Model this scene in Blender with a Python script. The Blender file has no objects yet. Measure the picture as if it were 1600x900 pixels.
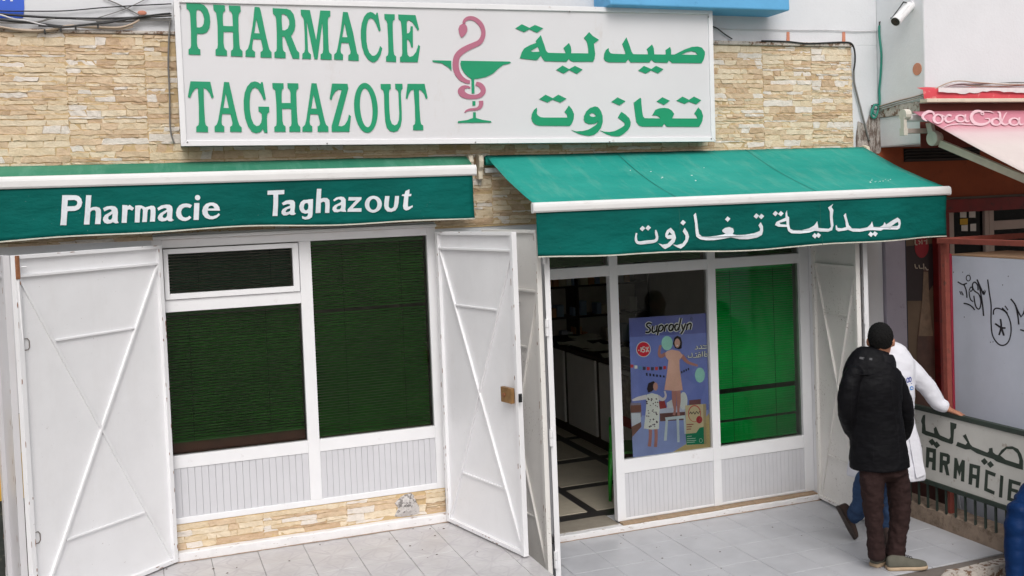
import bpy, bmesh, math, random
from mathutils import Vector, Matrix, geometry, noise
random.seed(11)
scene = bpy.context.scene
COL = scene.collection

# ------------------------------------------------------------------ camera
CAM = Vector((0.0, -7.44, 2.691))
YAW, PITCH, ROLL = math.radians(20.16690), math.radians(2.26304), math.radians(-2.24326)
FL, CX, CY = 1600.128, 800.0, 377.616            # focal length and principal point, in photo pixels
_f = Vector((math.sin(YAW)*math.cos(PITCH), math.cos(YAW)*math.cos(PITCH), -math.sin(PITCH)))
_r0 = Vector((math.cos(YAW), -math.sin(YAW), 0)); _u0 = _r0.cross(_f)
_r = _r0*math.cos(ROLL) + _u0*math.sin(ROLL); _u = -_r0*math.sin(ROLL) + _u0*math.cos(ROLL)
cd = bpy.data.cameras.new('camera'); cam = bpy.data.objects.new('camera', cd); COL.objects.link(cam)
m = Matrix((( _r.x, _u.x, -_f.x, CAM.x), (_r.y, _u.y, -_f.y, CAM.y), (_r.z, _u.z, -_f.z, CAM.z), (0, 0, 0, 1)))
cam.matrix_world = m
cd.sensor_width = 36; cd.lens = 36*FL/1600; cd.shift_y = -(450-CY)/1600; cd.clip_start = .05; cd.clip_end = 2000
scene.camera = cam
# ------------------------------------------------------------------ sky, sun, exposure
SUN_EL, SUN_AZ = math.radians(47), math.radians(192)     # azimuth clockwise from +Y : in front of the shop
w = bpy.data.worlds.new('World'); scene.world = w; w.use_nodes = True
nt = w.node_tree; bg = nt.nodes['Background']
sky = nt.nodes.new('ShaderNodeTexSky'); sky.sky_type = 'NISHITA'; sky.sun_disc = False
sky.sun_elevation = SUN_EL; sky.sun_rotation = SUN_AZ; sky.dust_density = 6; sky.air_density = 1.2; sky.ozone_density = 1
hs = nt.nodes.new('ShaderNodeHueSaturation'); hs.inputs['Saturation'].default_value = .27
nt.links.new(sky.outputs[0], hs.inputs['Color']); nt.links.new(hs.outputs[0], bg.inputs[0]); bg.inputs[1].default_value = .14
sd = bpy.data.lights.new('sun', 'SUN'); sd.energy = .62; sd.angle = math.radians(34); sd.color = (1, .985, .97)
so = bpy.data.objects.new('sun', sd); COL.objects.link(so)
_sd = Vector((math.sin(SUN_AZ)*math.cos(SUN_EL), math.cos(SUN_AZ)*math.cos(SUN_EL), math.sin(SUN_EL)))
so.rotation_euler = (-_sd).to_track_quat('-Z', 'Y').to_euler(); so.location = _sd*30
vs = scene.view_settings; vs.view_transform = 'Standard'; vs.look = 'None'; vs.gamma = 1; vs.exposure = -0.06; vs.use_curve_mapping = False

# ------------------------------------------------------------------ helpers
def ray(px, py): return _f + _r*((px-CX)/FL) - _u*((py-CY)/FL)
def at_y(px, py, Y): d = ray(px, py); return CAM + d*((Y-CAM.y)/d.y)
def at_z(px, py, Z): d = ray(px, py); return CAM + d*((Z-CAM.z)/d.z)
def at_x(px, py, X): d = ray(px, py); return CAM + d*((X-CAM.x)/d.x)
def at_plane(px, py, p, n): d = ray(px, py); return CAM + d*((p-CAM).dot(n)/d.dot(n))
def lin(c):
    c /= 255.0
    return c/12.92 if c <= .04045 else ((c+.055)/1.055)**2.4
def rgb(r, g, b): return (lin(r), lin(g), lin(b), 1)
WL = {}                                            # world location of every object (no rotations on parents)
def wloc(o): return WL.get(o.name, Vector((0, 0, 0)))
def link(o, parent=None, loc=None):
    COL.objects.link(o)
    loc = Vector(loc) if loc is not None else Vector((0, 0, 0))
    o.location = loc; WL[o.name] = loc
    if parent is not None:
        o.parent = parent; o.matrix_parent_inverse = Matrix.Translation(-wloc(parent))
    return o
def thing(name, label, cat, loc=(0, 0, 0), group=None):
    o = bpy.data.objects.new(name, None); o.empty_display_size = .1; link(o, None, loc); return tag(o, label, cat, group)
def tag(o, label=None, cat=None, group=None, kind=None):
    if label: o['label'] = label
    if cat: o['category'] = cat
    if group: o['group'] = group
    if kind: o['kind'] = kind
    return o
def group_empty(name, parent, loc):
    return link(bpy.data.objects.new(name, None), parent, loc)
class MB:
    """collects faces; build() links them as one mesh object"""
    def __init__(s): s.v = []; s.f = []; s.m = []; s.mi = 0
    def add(s, vs_, fs):
        b = len(s.v); s.v += [Vector(v) for v in vs_]; s.f += [tuple(b+i for i in f) for f in fs]; s.m += [s.mi]*len(fs); return s
    def box(s, x0, x1, y0, y1, z0, z1):
        return s.add([(x0,y0,z0),(x1,y0,z0),(x1,y1,z0),(x0,y1,z0),(x0,y0,z1),(x1,y0,z1),(x1,y1,z1),(x0,y1,z1)],
                     [(0,3,2,1),(4,5,6,7),(0,1,5,4),(1,2,6,5),(2,3,7,6),(3,0,4,7)])
    def obox(s, c, ax, ay, az):
        c, ax, ay, az = map(Vector, (c, ax, ay, az))
        vs_ = [c+ax*i+ay*j+az*k for k in (-1, 1) for (i, j) in ((-1,-1),(1,-1),(1,1),(-1,1))]
        fs = [(0,3,2,1),(4,5,6,7),(0,1,5,4),(1,2,6,5),(2,3,7,6),(3,0,4,7)]
        if ax.cross(ay).dot(az) < 0: fs = [f[::-1] for f in fs]
        return s.add(vs_, fs)
    def bar(s, a, b, wv, dv):
        """bar from a to b with half width vector wv and half depth vector dv"""
        a, b = Vector(a), Vector(b); return s.obox((a+b)/2, (b-a)/2, wv, dv)
    def tube(s, pts, rad, n=8, cap=True):
        pts = [Vector(p) for p in pts]; k = len(pts); rr = rad if isinstance(rad, (list, tuple)) else [rad]*k
        b = len(s.v); up = Vector((0, 0, 1)); prev = None
        for i, p in enumerate(pts):
            t = (pts[min(i+1, k-1)]-pts[max(i-1, 0)]).normalized()
            if prev is None:
                x = t.cross(up) if abs(t.z) < .9 else t.cross(Vector((1, 0, 0)))
            else: x = prev - t*prev.dot(t)
            x.normalize(); prev = x; y = t.cross(x)
            for j in range(n):
                a = 2*math.pi*j/n; s.v.append(p+(x*math.cos(a)+y*math.sin(a))*rr[i])
        for i in range(k-1):
            for j in range(n):
                q = (j+1) % n; s.f.append((b+i*n+j, b+i*n+q, b+(i+1)*n+q, b+(i+1)*n+j)); s.m.append(s.mi)
        if cap:
            s.f.append(tuple(b+j for j in range(n))[::-1]); s.m.append(s.mi)
            s.f.append(tuple(b+(k-1)*n+j for j in range(n))); s.m.append(s.mi)
        return s
    def loft(s, rings, cap=True):
        n = len(rings[0]); b = len(s.v)
        for r_ in rings: s.v += [Vector(v) for v in r_]
        for i in range(len(rings)-1):
            for j in range(n):
                q = (j+1) % n; s.f.append((b+i*n+j, b+i*n+q, b+(i+1)*n+q, b+(i+1)*n+j)); s.m.append(s.mi)
        if cap:
            s.f.append(tuple(b+j for j in range(n))[::-1]); s.f.append(tuple(b+(len(rings)-1)*n+j for j in range(n))); s.m += [s.mi]*2
        return s
    def ball(s, c, rx, ry, rz, nu=14, nv=10, rot=None):
        c = Vector(c); rings = []
        for i in range(1, nv):
            th = math.pi*i/nv; ring = []
            for j in range(nu):
                a = 2*math.pi*j/nu; v = Vector((rx*math.sin(th)*math.cos(a), ry*math.sin(th)*math.sin(a), -rz*math.cos(th)))
                if rot is not None: v = rot @ v
                ring.append(c+v)
            rings.append(ring)
        return s.loft(rings)
    def poly(s, outer, holes, to3, thick):
        """flat piece with an outline (2-D), holes and a thickness; to3(x, y, d) maps to the world, d toward the viewer"""
        loops = [outer]+list(holes)
        tri = geometry.tessellate_polygon([[Vector((x, y, 0)) for x, y in l] for l in loops])
        flat = [p for l in loops for p in l]; n = len(flat); b = len(s.v)
        s.v += [to3(x, y, thick) for x, y in flat] + [to3(x, y, 0) for x, y in flat]
        for t in tri: s.f.append(tuple(b+i for i in t)); s.m.append(s.mi)
        o = 0
        for l in loops:
            k = len(l)
            for i in range(k):
                j = (i+1) % k; s.f.append((b+o+i, b+o+j, b+n+o+j, b+n+o+i)); s.m.append(s.mi)
            o += k
        return s
    def build(s, name, mats, parent=None, smooth=False, fix=True, center=True):
        me = bpy.data.meshes.new(name)
        c = Vector((0, 0, 0))
        if center and s.v:
            lo = Vector([min(v[i] for v in s.v) for i in range(3)]); hi = Vector([max(v[i] for v in s.v) for i in range(3)])
            c = (lo+hi)/2; c.z = lo.z
        me.from_pydata([v-c for v in s.v], [], s.f)
        mats = mats if isinstance(mats, (list, tuple)) else [mats]
        for q in mats: me.materials.append(q)
        for p, i in zip(me.polygons, s.m): p.material_index = i; p.use_smooth = smooth
        if fix:
            bm = bmesh.new(); bm.from_mesh(me); bmesh.ops.recalc_face_normals(bm, faces=bm.faces); bm.to_mesh(me); bm.free()
        me.update()
        return link(bpy.data.objects.new(name, me), parent, c)
def inst(src, parent, loc, rot=None, name=None):
    o = src.copy()
    if name: o.name = name
    COL.objects.link(o); o.location = Vector(loc); WL[o.name] = Vector(loc)
    if rot is not None: o.rotation_euler = rot
    if parent is not None: o.parent = parent; o.matrix_parent_inverse = Matrix.Translation(-wloc(parent))
    else: o.parent = None
    return o
def bev(o, w_=.003, seg=2):
    b = o.modifiers.new('bevel', 'BEVEL'); b.width = w_; b.segments = seg; b.limit_method = 'ANGLE'; b.angle_limit = math.radians(40); return o
def smooth_path(pts, k=5):
    """Catmull-Rom through tuples of any length"""
    out = []; n = len(pts)
    for i in range(n-1):
        p0, p1, p2, p3 = pts[max(i-1, 0)], pts[i], pts[i+1], pts[min(i+2, n-1)]
        for j in range(k):
            t = j/k; t2, t3 = t*t, t*t*t
            out.append(tuple(.5*((2*b)+(-a+c)*t+(2*a-5*b+4*c-d)*t2+(-a+3*b-3*c+d)*t3) for a, b, c, d in zip(p0, p1, p2, p3)))
    out.append(tuple(pts[-1])); return out
def ribbon(pts, k=5):
    """(x, y, width) path -> outline"""
    p = smooth_path(pts, k) if k > 1 else pts; L, R = [], []
    for i in range(len(p)):
        a, b = p[max(i-1, 0)], p[min(i+1, len(p)-1)]; dx, dy = b[0]-a[0], b[1]-a[1]; l = math.hypot(dx, dy) or 1
        nx, ny = -dy/l*p[i][2]/2, dx/l*p[i][2]/2
        L.append((p[i][0]+nx, p[i][1]+ny)); R.append((p[i][0]-nx, p[i][1]-ny))
    return L+R[::-1]
def ell(cx, cy, rx, ry, n=28, sh=0): return [(cx+rx*math.cos(2*math.pi*i/n)+sh*ry*math.sin(2*math.pi*i/n), cy+ry*math.sin(2*math.pi*i/n)) for i in range(n)]
def dia(cx, cy, r_, sl=0): return [(cx-r_, cy+sl), (cx-sl*.3, cy-r_), (cx+r_, cy-sl), (cx+sl*.3, cy+r_)]
def zone(ox, oy, s_): return lambda l: [(ox+p[0]/s_, oy+p[1]/s_) for p in l]
# ------------------------------------------------------------------ materials
def nodes(name):
    mt = bpy.data.materials.new(name); mt.use_nodes = True; t = mt.node_tree; return mt, t, t.nodes['Principled BSDF']
def N(t, typ, **kw):
    n = t.nodes.new(typ)
    for k, v in kw.items(): setattr(n, k, v)
    return n
def noise_(t, scale, detail=4, rough=.6, stretch=None, obj=False):
    g = N(t, 'ShaderNodeNewGeometry') if not obj else N(t, 'ShaderNodeTexCoord'); out = g.outputs['Position'] if not obj else g.outputs['Object']
    if stretch:
        mp = N(t, 'ShaderNodeMapping'); mp.inputs['Scale'].default_value = stretch; t.links.new(out, mp.inputs[0]); out = mp.outputs[0]
    n = N(t, 'ShaderNodeTexNoise'); n.inputs['Scale'].default_value = scale; n.inputs['Detail'].default_value = detail; n.inputs['Roughness'].default_value = rough
    t.links.new(out, n.inputs['Vector']); return n.outputs['Fac']
def ramp(t, fac, stops):
    r_ = N(t, 'ShaderNodeValToRGB'); e = r_.color_ramp.elements
    while len(e) < len(stops): e.new(.5)
    for el, (p, c) in zip(e, stops): el.position = p; el.color = c if len(c) == 4 else (*c, 1)
    t.links.new(fac, r_.inputs[0]); return r_.outputs[0]
def mixc(t, fac, a, b, mode='MIX'):
    n = N(t, 'ShaderNodeMix', data_type='RGBA', blend_type=mode)
    for s_, v in ((0, fac), (6, a), (7, b)):
        if hasattr(v, 'links') or hasattr(v, 'is_linked'): t.links.new(v, n.inputs[s_])
        else: n.inputs[s_].default_value = v
    return n.outputs[2]
def bump(t, b, h, strength, dist=.01):
    n = N(t, 'ShaderNodeBump'); n.inputs['Strength'].default_value = strength; n.inputs['Distance'].default_value = dist
    t.links.new(h, n.inputs['Height']); t.links.new(n.outputs[0], b.inputs['Normal'])
def mat(name, col, rough=.6, var=.12, scale=6, bmp=0, bscale=60, metal=0, spec=.5, stretch=None, dirt=None, dirt_at=(.6, .75), dscale=14, dstretch=None, fine=0):
    mt, t, b = nodes(name)
    n = noise_(t, scale, 5, .6, stretch)
    lo = tuple(c*(1-var) for c in col[:3])+(1,); hi = tuple(min(1, c*(1+var)) for c in col[:3])+(1,)
    c = ramp(t, n, [(.3, lo), (.7, hi)])
    if fine:
        n3 = noise_(t, 180, 2); c = mixc(t, fine, c, ramp(t, n3, [(.35, (.35, .35, .35, 1)), (.65, (1, 1, 1, 1))]), 'MULTIPLY')
    if dirt:
        n2 = noise_(t, dscale, 8, .7, dstretch); f_ = ramp(t, n2, [(dirt_at[0], (0, 0, 0, 1)), (dirt_at[1], (1, 1, 1, 1))]); c = mixc(t, f_, c, dirt)
    t.links.new(c, b.inputs['Base Color']); b.inputs['Roughness'].default_value = rough; b.inputs['Metallic'].default_value = metal
    b.inputs['Specular IOR Level'].default_value = spec
    if bmp: bump(t, b, noise_(t, bscale, 5, .65, stretch), bmp)
    return mt
def white_paint(name, col, rust=.70, rough=.42, grime=.12):
    """old white enamel: faint grime clouds, vertical drips, tiny rust chips"""
    mt, t, b = nodes(name)
    c = ramp(t, noise_(t, 2.2, 6, .65), [(.3, tuple(x*.93 for x in col[:3])+(1,)), (.62, col)])
    g1 = ramp(t, noise_(t, 5, 8, .75, (1, 1, .25)), [(.52, (0, 0, 0, 1)), (.85, (grime, grime, grime, 1))])
    c = mixc(t, g1, c, rgb(172, 160, 150))
    ch = noise_(t, 55, 6, .75); big = ramp(t, noise_(t, 4, 3), [(.45, (0, 0, 0, 1)), (.65, (1, 1, 1, 1))])
    f_ = ramp(t, ch, [(rust, (0, 0, 0, 1)), (rust+.03, (1, 1, 1, 1))]); f2 = mixc(t, 1.0, f_, big, 'MULTIPLY')
    c = mixc(t, f2, c, rgb(104, 78, 60))
    t.links.new(c, b.inputs['Base Color']); b.inputs['Roughness'].default_value = rough
    bump(t, b, noise_(t, 30, 6, .6), .12, .004); return mt
def glass_mat(name, tint, refl=.36):
    mt = bpy.data.materials.new(name); mt.use_nodes = True; t = mt.node_tree; t.nodes.clear()
    o = N(t, 'ShaderNodeOutputMaterial'); tr = N(t, 'ShaderNodeBsdfTransparent'); tr.inputs[0].default_value = tint
    gl = N(t, 'ShaderNodeBsdfGlossy'); gl.inputs['Roughness'].default_value = .015; gl.inputs[0].default_value = (refl, refl, refl, 1)
    fr = N(t, 'ShaderNodeFresnel'); fr.inputs[0].default_value = 1.52; mx = N(t, 'ShaderNodeMixShader')
    t.links.new(fr.outputs[0], mx.inputs[0]); t.links.new(tr.outputs[0], mx.inputs[1]); t.links.new(gl.outputs[0], mx.inputs[2]); t.links.new(mx.outputs[0], o.inputs[0])
    return mt
W_DOOR = white_paint('white_enamel', (.84, .84, .86, 1), .66)
W_DOOR2 = white_paint('white_enamel_worn', (.82, .80, .77, 1), .60)
W_ALU = mat('white_aluminium', (.80, .80, .82, 1), .35, .03, 4, dirt=rgb(170, 160, 152), dirt_at=(.62, .95), dscale=9)
W_BOARD = mat('grooved_pvc_board', (.60, .60, .63, 1), .4, .03, 5)
W_WALL = mat('white_limewash', (.70, .71, .74, 1), .85, .03, 3, .25, 45, dirt=rgb(180, 175, 172), dirt_at=(.64, .9), dscale=5)
G_WALL = mat('grey_limewash', (.80, .805, .825, 1), .85, .04, 3, .25, 45)
KERB = mat('painted_kerb', (.76, .75, .76, 1), .7, .06, 8, .5, 30, dirt=rgb(140, 112, 92), dirt_at=(.60, .68), dscale=16, dstretch=(1, 1, 3))
GROUT = mat('grout', rgb(112, 104, 98), .9, .15, 10, .4, 80)
BLACK = mat('black_rubber', rgb(22, 22, 24), .6, .2, 10)
DARK = mat('dark_interior', rgb(38, 34, 32), .8, .2, 5)
STEEL = mat('galvanised_steel', rgb(150, 150, 150), .4, .1, 20, metal=.8)
# ================================================================== SETTING
FZ = .29                                            # level of the left terrace above the right one
ASPH = mat('dusty_pale_paving', rgb(138, 132, 124), .9, .2, 3, .6, 120, fine=.3)  # street tone raised so it bounces fill light up onto the shopfront
mb = MB(); mb.add([(-400, -400, -.8), (400, -400, -.8), (400, 400, -.8), (-400, 400, -.8)], [(0, 1, 2, 3)])
tag(mb.build('street', ASPH, center=False), kind='structure')
# ------------------------------------------------ terraces and their tiles
def tile_mat(name, star):
    mt, t, b = nodes(name)
    base = ramp(t, noise_(t, 4, 6, .6), [(.3, rgb(182, 179, 180)), (.7, rgb(200, 198, 199))] if star else [(.3, rgb(176, 177, 182)), (.7, rgb(192, 193, 198))])
    st = ramp(t, noise_(t, 9, 8, .75), [(.58, (0, 0, 0, 1)), (.9, (.5, .5, .5, 1))]); c = mixc(t, st, base, rgb(178, 168, 160))
    if star:                                        # pressed diamond-and-star print of the old ceramic tile
        tc = N(t, 'ShaderNodeTexCoord'); sx = N(t, 'ShaderNodeSeparateXYZ'); t.links.new(tc.outputs['Object'], sx.inputs[0])
        def mth(op, a, b_=None):
            n = N(t, 'ShaderNodeMath', operation=op)
            for i, v in enumerate((a, b_)):
                if v is None: continue
                if isinstance(v, (int, float)): n.inputs[i].default_value = v
                else: t.links.new(v, n.inputs[i])
            return n.outputs[0]
        ax, ay = mth('ABSOLUTE', sx.outputs[0]), mth('ABSOLUTE', sx.outputs[1])
        d1 = mth('ADD', ax, ay); saw = mth('PINGPONG', d1, .079)
        ln = mth('LESS_THAN', saw, .012)
        d2 = mth('ADD', mth('MULTIPLY', ax, 2.3), ay); ln2 = mth('LESS_THAN', mth('ABSOLUTE', mth('SUBTRACT', d2, .155)), .017)
        d3 = mth('ADD', mth('MULTIPLY', ay, 2.3), ax); ln3 = mth('LESS_THAN', mth('ABSOLUTE', mth('SUBTRACT', d3, .155)), .017)
        m_ = mth('MAXIMUM', ln, mth('MAXIMUM', ln2, ln3)); wear = ramp(t, noise_(t, 7, 4), [(.35, (.1, .1, .1, 1)), (.65, (.9, .9, .9, 1))])
        mm = mixc(t, 1.0, m_, wear, 'MULTIPLY'); c = mixc(t, mm, c, rgb(176, 172, 176))
        n = N(t, 'ShaderNodeBump'); n.inputs['Strength'].default_value = .10; n.inputs['Distance'].default_value = .002
        t.links.new(m_, n.inputs['Height']); t.links.new(n.outputs[0], b.inputs['Normal'])
    else: bump(t, b, noise_(t, 25, 4), .06, .004)
    t.links.new(c, b.inputs['Base Color']); b.inputs['Roughness'].default_value = .34; return mt
T_STAR = tile_mat('star_tile', True); T_PLAIN = tile_mat('plain_tile', False)
FRONT = -1.93
mb = MB(); mb.box(-3, 2.40, FRONT, .25, -.85, FZ-.012); left_ter = tag(mb.build('left_terrace', GROUT), kind='structure')
mb = MB(); mb.box(2.40, 5.80, FRONT, .25, -.85, -.012); right_ter = tag(mb.build('right_terrace', GROUT), kind='structure')
def tiles(parent, x0, x1, pitch, xoff, ys, z, mt, gap, stag=False):
    src = {}
    xs = []; x = xoff
    while x > x0: x -= pitch
    while x < x1: xs.append(x); x += pitch
    for k in range(len(ys)-1):
        ya, yb = ys[k+1], ys[k]
        for xx in xs:
            a, b = max(xx, x0)+gap/2, min(xx+pitch, x1)-gap/2
            if b-a < .03: continue
            key = (round(b-a, 4), round(yb-ya, 4))
            if key not in src:
                hx, hy = (b-a)/2, (yb-ya-gap)/2; q = MB(); q.box(-hx, hx, -hy, hy, -.011, 0)
                o = q.build('tile', mt, parent, center=False); bev(o, .0015, 1); src[key] = o
                o.location = ((a+b)/2, (ya+yb)/2, z); WL[o.name] = o.location.copy()
            else: o = inst(src[key], parent, ((a+b)/2, (ya+yb)/2, z))
            o.location.z += random.uniform(-.0008, .0008)
            o.rotation_euler = (random.uniform(-.002, .002), random.uniform(-.002, .002), 0)
tiles(left_ter, -1.2, 2.40, .3165, 1.015, [-.075-.3165*i for i in range(6)], FZ, T_STAR, .003)
tiles(right_ter, 2.42, 5.80, .332, 3.158, [-.09-.332*i for i in range(6)], 0, T_PLAIN, .0032)
# broken, patched front corner of the right terrace
CHIP = mat('chipped_edge_mortar', rgb(196, 188, 180), .9, .15, 20, .8, 60, dirt=rgb(120, 92, 72), dirt_at=(.5, .58), dscale=22)
mb = MB(); mb.add([(5.04,-1.93,.003),(5.2,-1.83,.003),(5.28,-1.86,.006),(5.45,-1.84,.004),(5.79,-1.82,.004),(5.79,-1.93,.004)], [(0,5,4,3,2,1)])
mb.add([(5.04,-1.93,.003),(5.79,-1.93,.004),(5.79,-1.95,-.3),(5.04,-1.95,-.3)], [(0,3,2,1)])
mb.build('broken_edge', CHIP, right_ter)
# ================================================================== PHARMACY BUILDING
bld = thing('pharmacy_building', 'white pharmacy building with beige stone cladding and two aluminium shopfronts', 'building', (2.5, 1, 0))
WY0, WY1 = .004, .25
mb = MB()
mb.box(-3.0, .10, WY0, WY1, -.8, 3.94)                 # left of the window
mb.box(.10, 2.12, WY0, WY1, 2.52, 3.94)                # over the window
mb.box(.10, 2.12, WY0, WY1, -.8, .535)                 # under the window
mb.box(2.12, 2.96, WY0, WY1, -.8, 3.94)                # pillar
mb.box(2.96, 5.46, WY0, WY1, 2.50, 3.94)
mb.box(2.96, 5.46, WY0, WY1, -.8, .040)
mb.box(5.46, 6.255, WY0, WY1, -.8, 3.94)
mb.box(-3.0, 6.255, WY0, WY1, 3.94, 6.6)
bev(mb.build('wall', W_WALL, bld), .002, 1)
mb = MB(); mb.box(-3, 9.4, .25, 6, 6.4, 6.6); mb.build('roof', W_WALL, bld)
for (a, b, c_, d_, e, f_) in ((-3, -2.9, .25, 6, -.8, 6.4), (-3, 9.4, 5.9, 6, -.8, 6.4)):
    mb = MB(); mb.box(a, b, c_, d_, e, f_); mb.build('outer_wall', W_WALL, bld)
# ---- stone cladding
def stone_mat(i, c, d):
    mt, t, b = nodes('stone_%d' % i)
    cc = ramp(t, noise_(t, 11, 7, .75, (1, 1, 2.6)), [(.28, tuple(x*.8 for x in c[:3])+(1,)), (.42, c), (.7, d)])
    v = ramp(t, noise_(t, 60, 5, .7, (1, 1, 2)), [(.3, (.72, .70, .66, 1)), (.6, (1, 1, 1, 1))]); cc = mixc(t, .4, cc, v, 'MULTIPLY')
    t.links.new(cc, b.inputs['Base Color']); b.inputs['Roughness'].default_value = .62
    bump(t, b, noise_(t, 38, 8, .75, (1, 1, 2.0)), 1.0, .008); return mt
STONES = [stone_mat(0, rgb(228, 210, 182), rgb(242, 228, 205)), stone_mat(1, rgb(212, 185, 154), rgb(232, 209, 179)), stone_mat(2, rgb(227, 218, 208), rgb(244, 236, 228)),
          stone_mat(3, rgb(198, 168, 136), rgb(222, 196, 166)), stone_mat(4, rgb(220, 199, 167), rgb(239, 222, 195))]
CLAD = mat('cladding_joint', rgb(196, 170, 130), .9, .15, 20, .5, 70)
def stone_rects(x0, x1, z0, z1, tw, th, xo, zo):
    """stones of the pressed split-stone tiles: courses inside each tile"""
    out = []; rs = random.Random(5)
    zi = math.floor((z0-zo)/th); z = zo+zi*th
    while z < z1:
        x = xo+math.floor((x0-xo)/tw)*tw + (tw*.5 if False else 0)
        while x < x1:
            zz = z+.0015
            while zz < z+th-.012:
                h = rs.choice((.016, .022, .03, .036, .044, .055)); h = min(h, z+th-.0015-zz)
                if z+th-.0015-(zz+h) < .014: h = z+th-.0015-zz
                xx = x+.0015
                while xx < x+tw-.004:
                    l = rs.choice((rs.uniform(.05, .12), rs.uniform(.12, .3)))
                    if x+tw-.0015-(xx+l) < .05: l = x+tw-.0015-xx
                    a, b, c_, d_ = max(xx, x0), min(xx+l, x1), max(zz, z0), min(zz+h, z1)
                    if b-a > .012 and d_-c_ > .006: out.append((a, b, c_, d_))
                    xx += l
                zz += h
            x += tw
        z += th
    return out
def stone_geo(q, a, b, c_, d_, y, rs):
    """one split-face strip: uneven outline, proud uneven face"""
    dep = rs.uniform(.006, .014); g = .0003
    def P(x, z, k): return (x+rs.uniform(-.002, .002), y-dep*k+rs.uniform(-.0022, .0022)*(k > .5), z+rs.uniform(-.0015, .0015))
    n = max(3, int((b-a)/.03)); top, bot, ft, fb = [], [], [], []; sl0, sl1 = rs.uniform(-.010, .010), rs.uniform(-.010, .010); hj = min(.006, (d_-c_)*.2)
    for i in range(n+1):
        x = a+g+(b-a-2*g)*i/n; e = 0; jt, jb = rs.uniform(-hj, hj*.5), rs.uniform(-hj*.5, hj); sx = sl0*(1-i/n)+sl1*i/n
        top.append((x, y+.003, d_-g)); bot.append((x, y+.003, c_+g))
        xi = min(max(x, a+.002), b-.002)
        ft.append(P(xi+sx, d_-g-.001+jt, 1)); fb.append(P(xi-sx, c_+g+.001+jb, rs.uniform(.6, 1.2)))
    v = top+ft+fb+bot; k = n+1; f_ = []
    for i in range(n):
        for r_ in range(3): f_.append((r_*k+i, r_*k+i+1, (r_+1)*k+i+1, (r_+1)*k+i))
    f_.append((0, k, 2*k, 3*k)); f_.append((n, 3*k+n, 2*k+n, k+n)); q.add(v, f_)
def clad(rects, y, nmax):
    rs = random.Random(8); rects = sorted(rects, key=lambda r_: -(r_[1]-r_[0])*(r_[3]-r_[2]))
    rest = [MB() for _ in STONES]; allrest = MB()
    for i, (a, b, c_, d_) in enumerate(rects):
        m_ = rs.choices(range(5), (5, 4, 3.2, 2.6, 4))[0]
        if i < nmax:
            q = MB(); stone_geo(q, a, b, c_, d_, y, rs); q.build('stone', STONES[m_], bld)
        else: allrest.mi = m_; stone_geo(allrest, a, b, c_, d_, y, rs)
    if allrest.v: tag(allrest.build('small_stones', STONES, bld), kind='stuff')
rects = []
for (a, b, c_, d_) in stone_rects(-1.25, 5.965, 2.52, 3.92, .493, .285, -.375, 3.92-.285*9):
    xm, zm = (a+b)/2, (c_+d_)/2
    if .36 < xm < 4.36 and zm > 3.22: continue                      # behind the sign board
    if xm < 2.30 and 2.60 < zm < 2.93: continue                     # behind the left valance
    if xm > 2.95 and zm < 2.98: continue                            # behind the right awning
    rects.append((a, b, c_, d_))
plinth = stone_rects(.155, 2.11, .356, .533, .60, .177, .155, .356)
plinth = [r_ for r_ in plinth if not (1.72 < (r_[0]+r_[1])/2 < 1.88)]
rects += plinth
clad(rects, .001, 300)
for (a, b, c_, d_) in ((-1.25, 5.965, 2.525, 3.92),):
    mb = MB(); mb.box(a, 2.12, -.004, .0035, c_, d_); mb.box(2.12, 2.955, -.004, .0035, 2.505, d_); mb.box(2.955, b, -.004, .0035, 2.98, d_); mb.build('cladding_backing', CLAD, bld)
mb = MB(); mb.box(.155, 2.11, -.003, .0035, .345, .534); mb.build('plinth_backing', CLAD, bld)
mb = MB(); mb.box(.52, 5.97, -.03, .0035, 3.922, 3.955); mb.box(-1.25, .52, -.02, .0035, 3.922, 3.945); bev(mb.build('mortar_ledge', CHIP, bld), .006)
# grey mortar patch where plinth stones are gone
PATCH = mat('bare_mortar', rgb(205, 200, 198), .95, .2, 30, 1.0, 70, dirt=rgb(128, 124, 122), dirt_at=(.50, .56), dscale=30)
mb = MB(); ring = [(1.71,.375),(1.74,.43),(1.72,.47),(1.76,.51),(1.80,.525),(1.845,.53),(1.875,.50),(1.885,.45),(1.90,.42),(1.895,.375),(1.82,.362),(1.76,.365)]
vs_ = [(1.805, -.032, .45)]; fs = []
for k, s_, y in ((0, .55, -.028), (1, 1, -.010), (2, 1.05, .002)):
    for x, z in ring: vs_.append((1.805+(x-1.805)*s_+random.uniform(-.008, .008)*(k < 2), y+random.uniform(-.006, .006)*(k < 2), .45+(z-.45)*s_))
L_ = len(ring)
for i in range(L_):
    j = (i+1) % L_; fs.append((0, 1+i, 1+j)); fs.append((1+i, 1+L_+i, 1+L_+j, 1+j)); fs.append((1+L_+i, 1+2*L_+i, 1+2*L_+j, 1+L_+j))
mb.add(vs_, fs); mb.build('mortar_patch', PATCH, bld)
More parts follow.
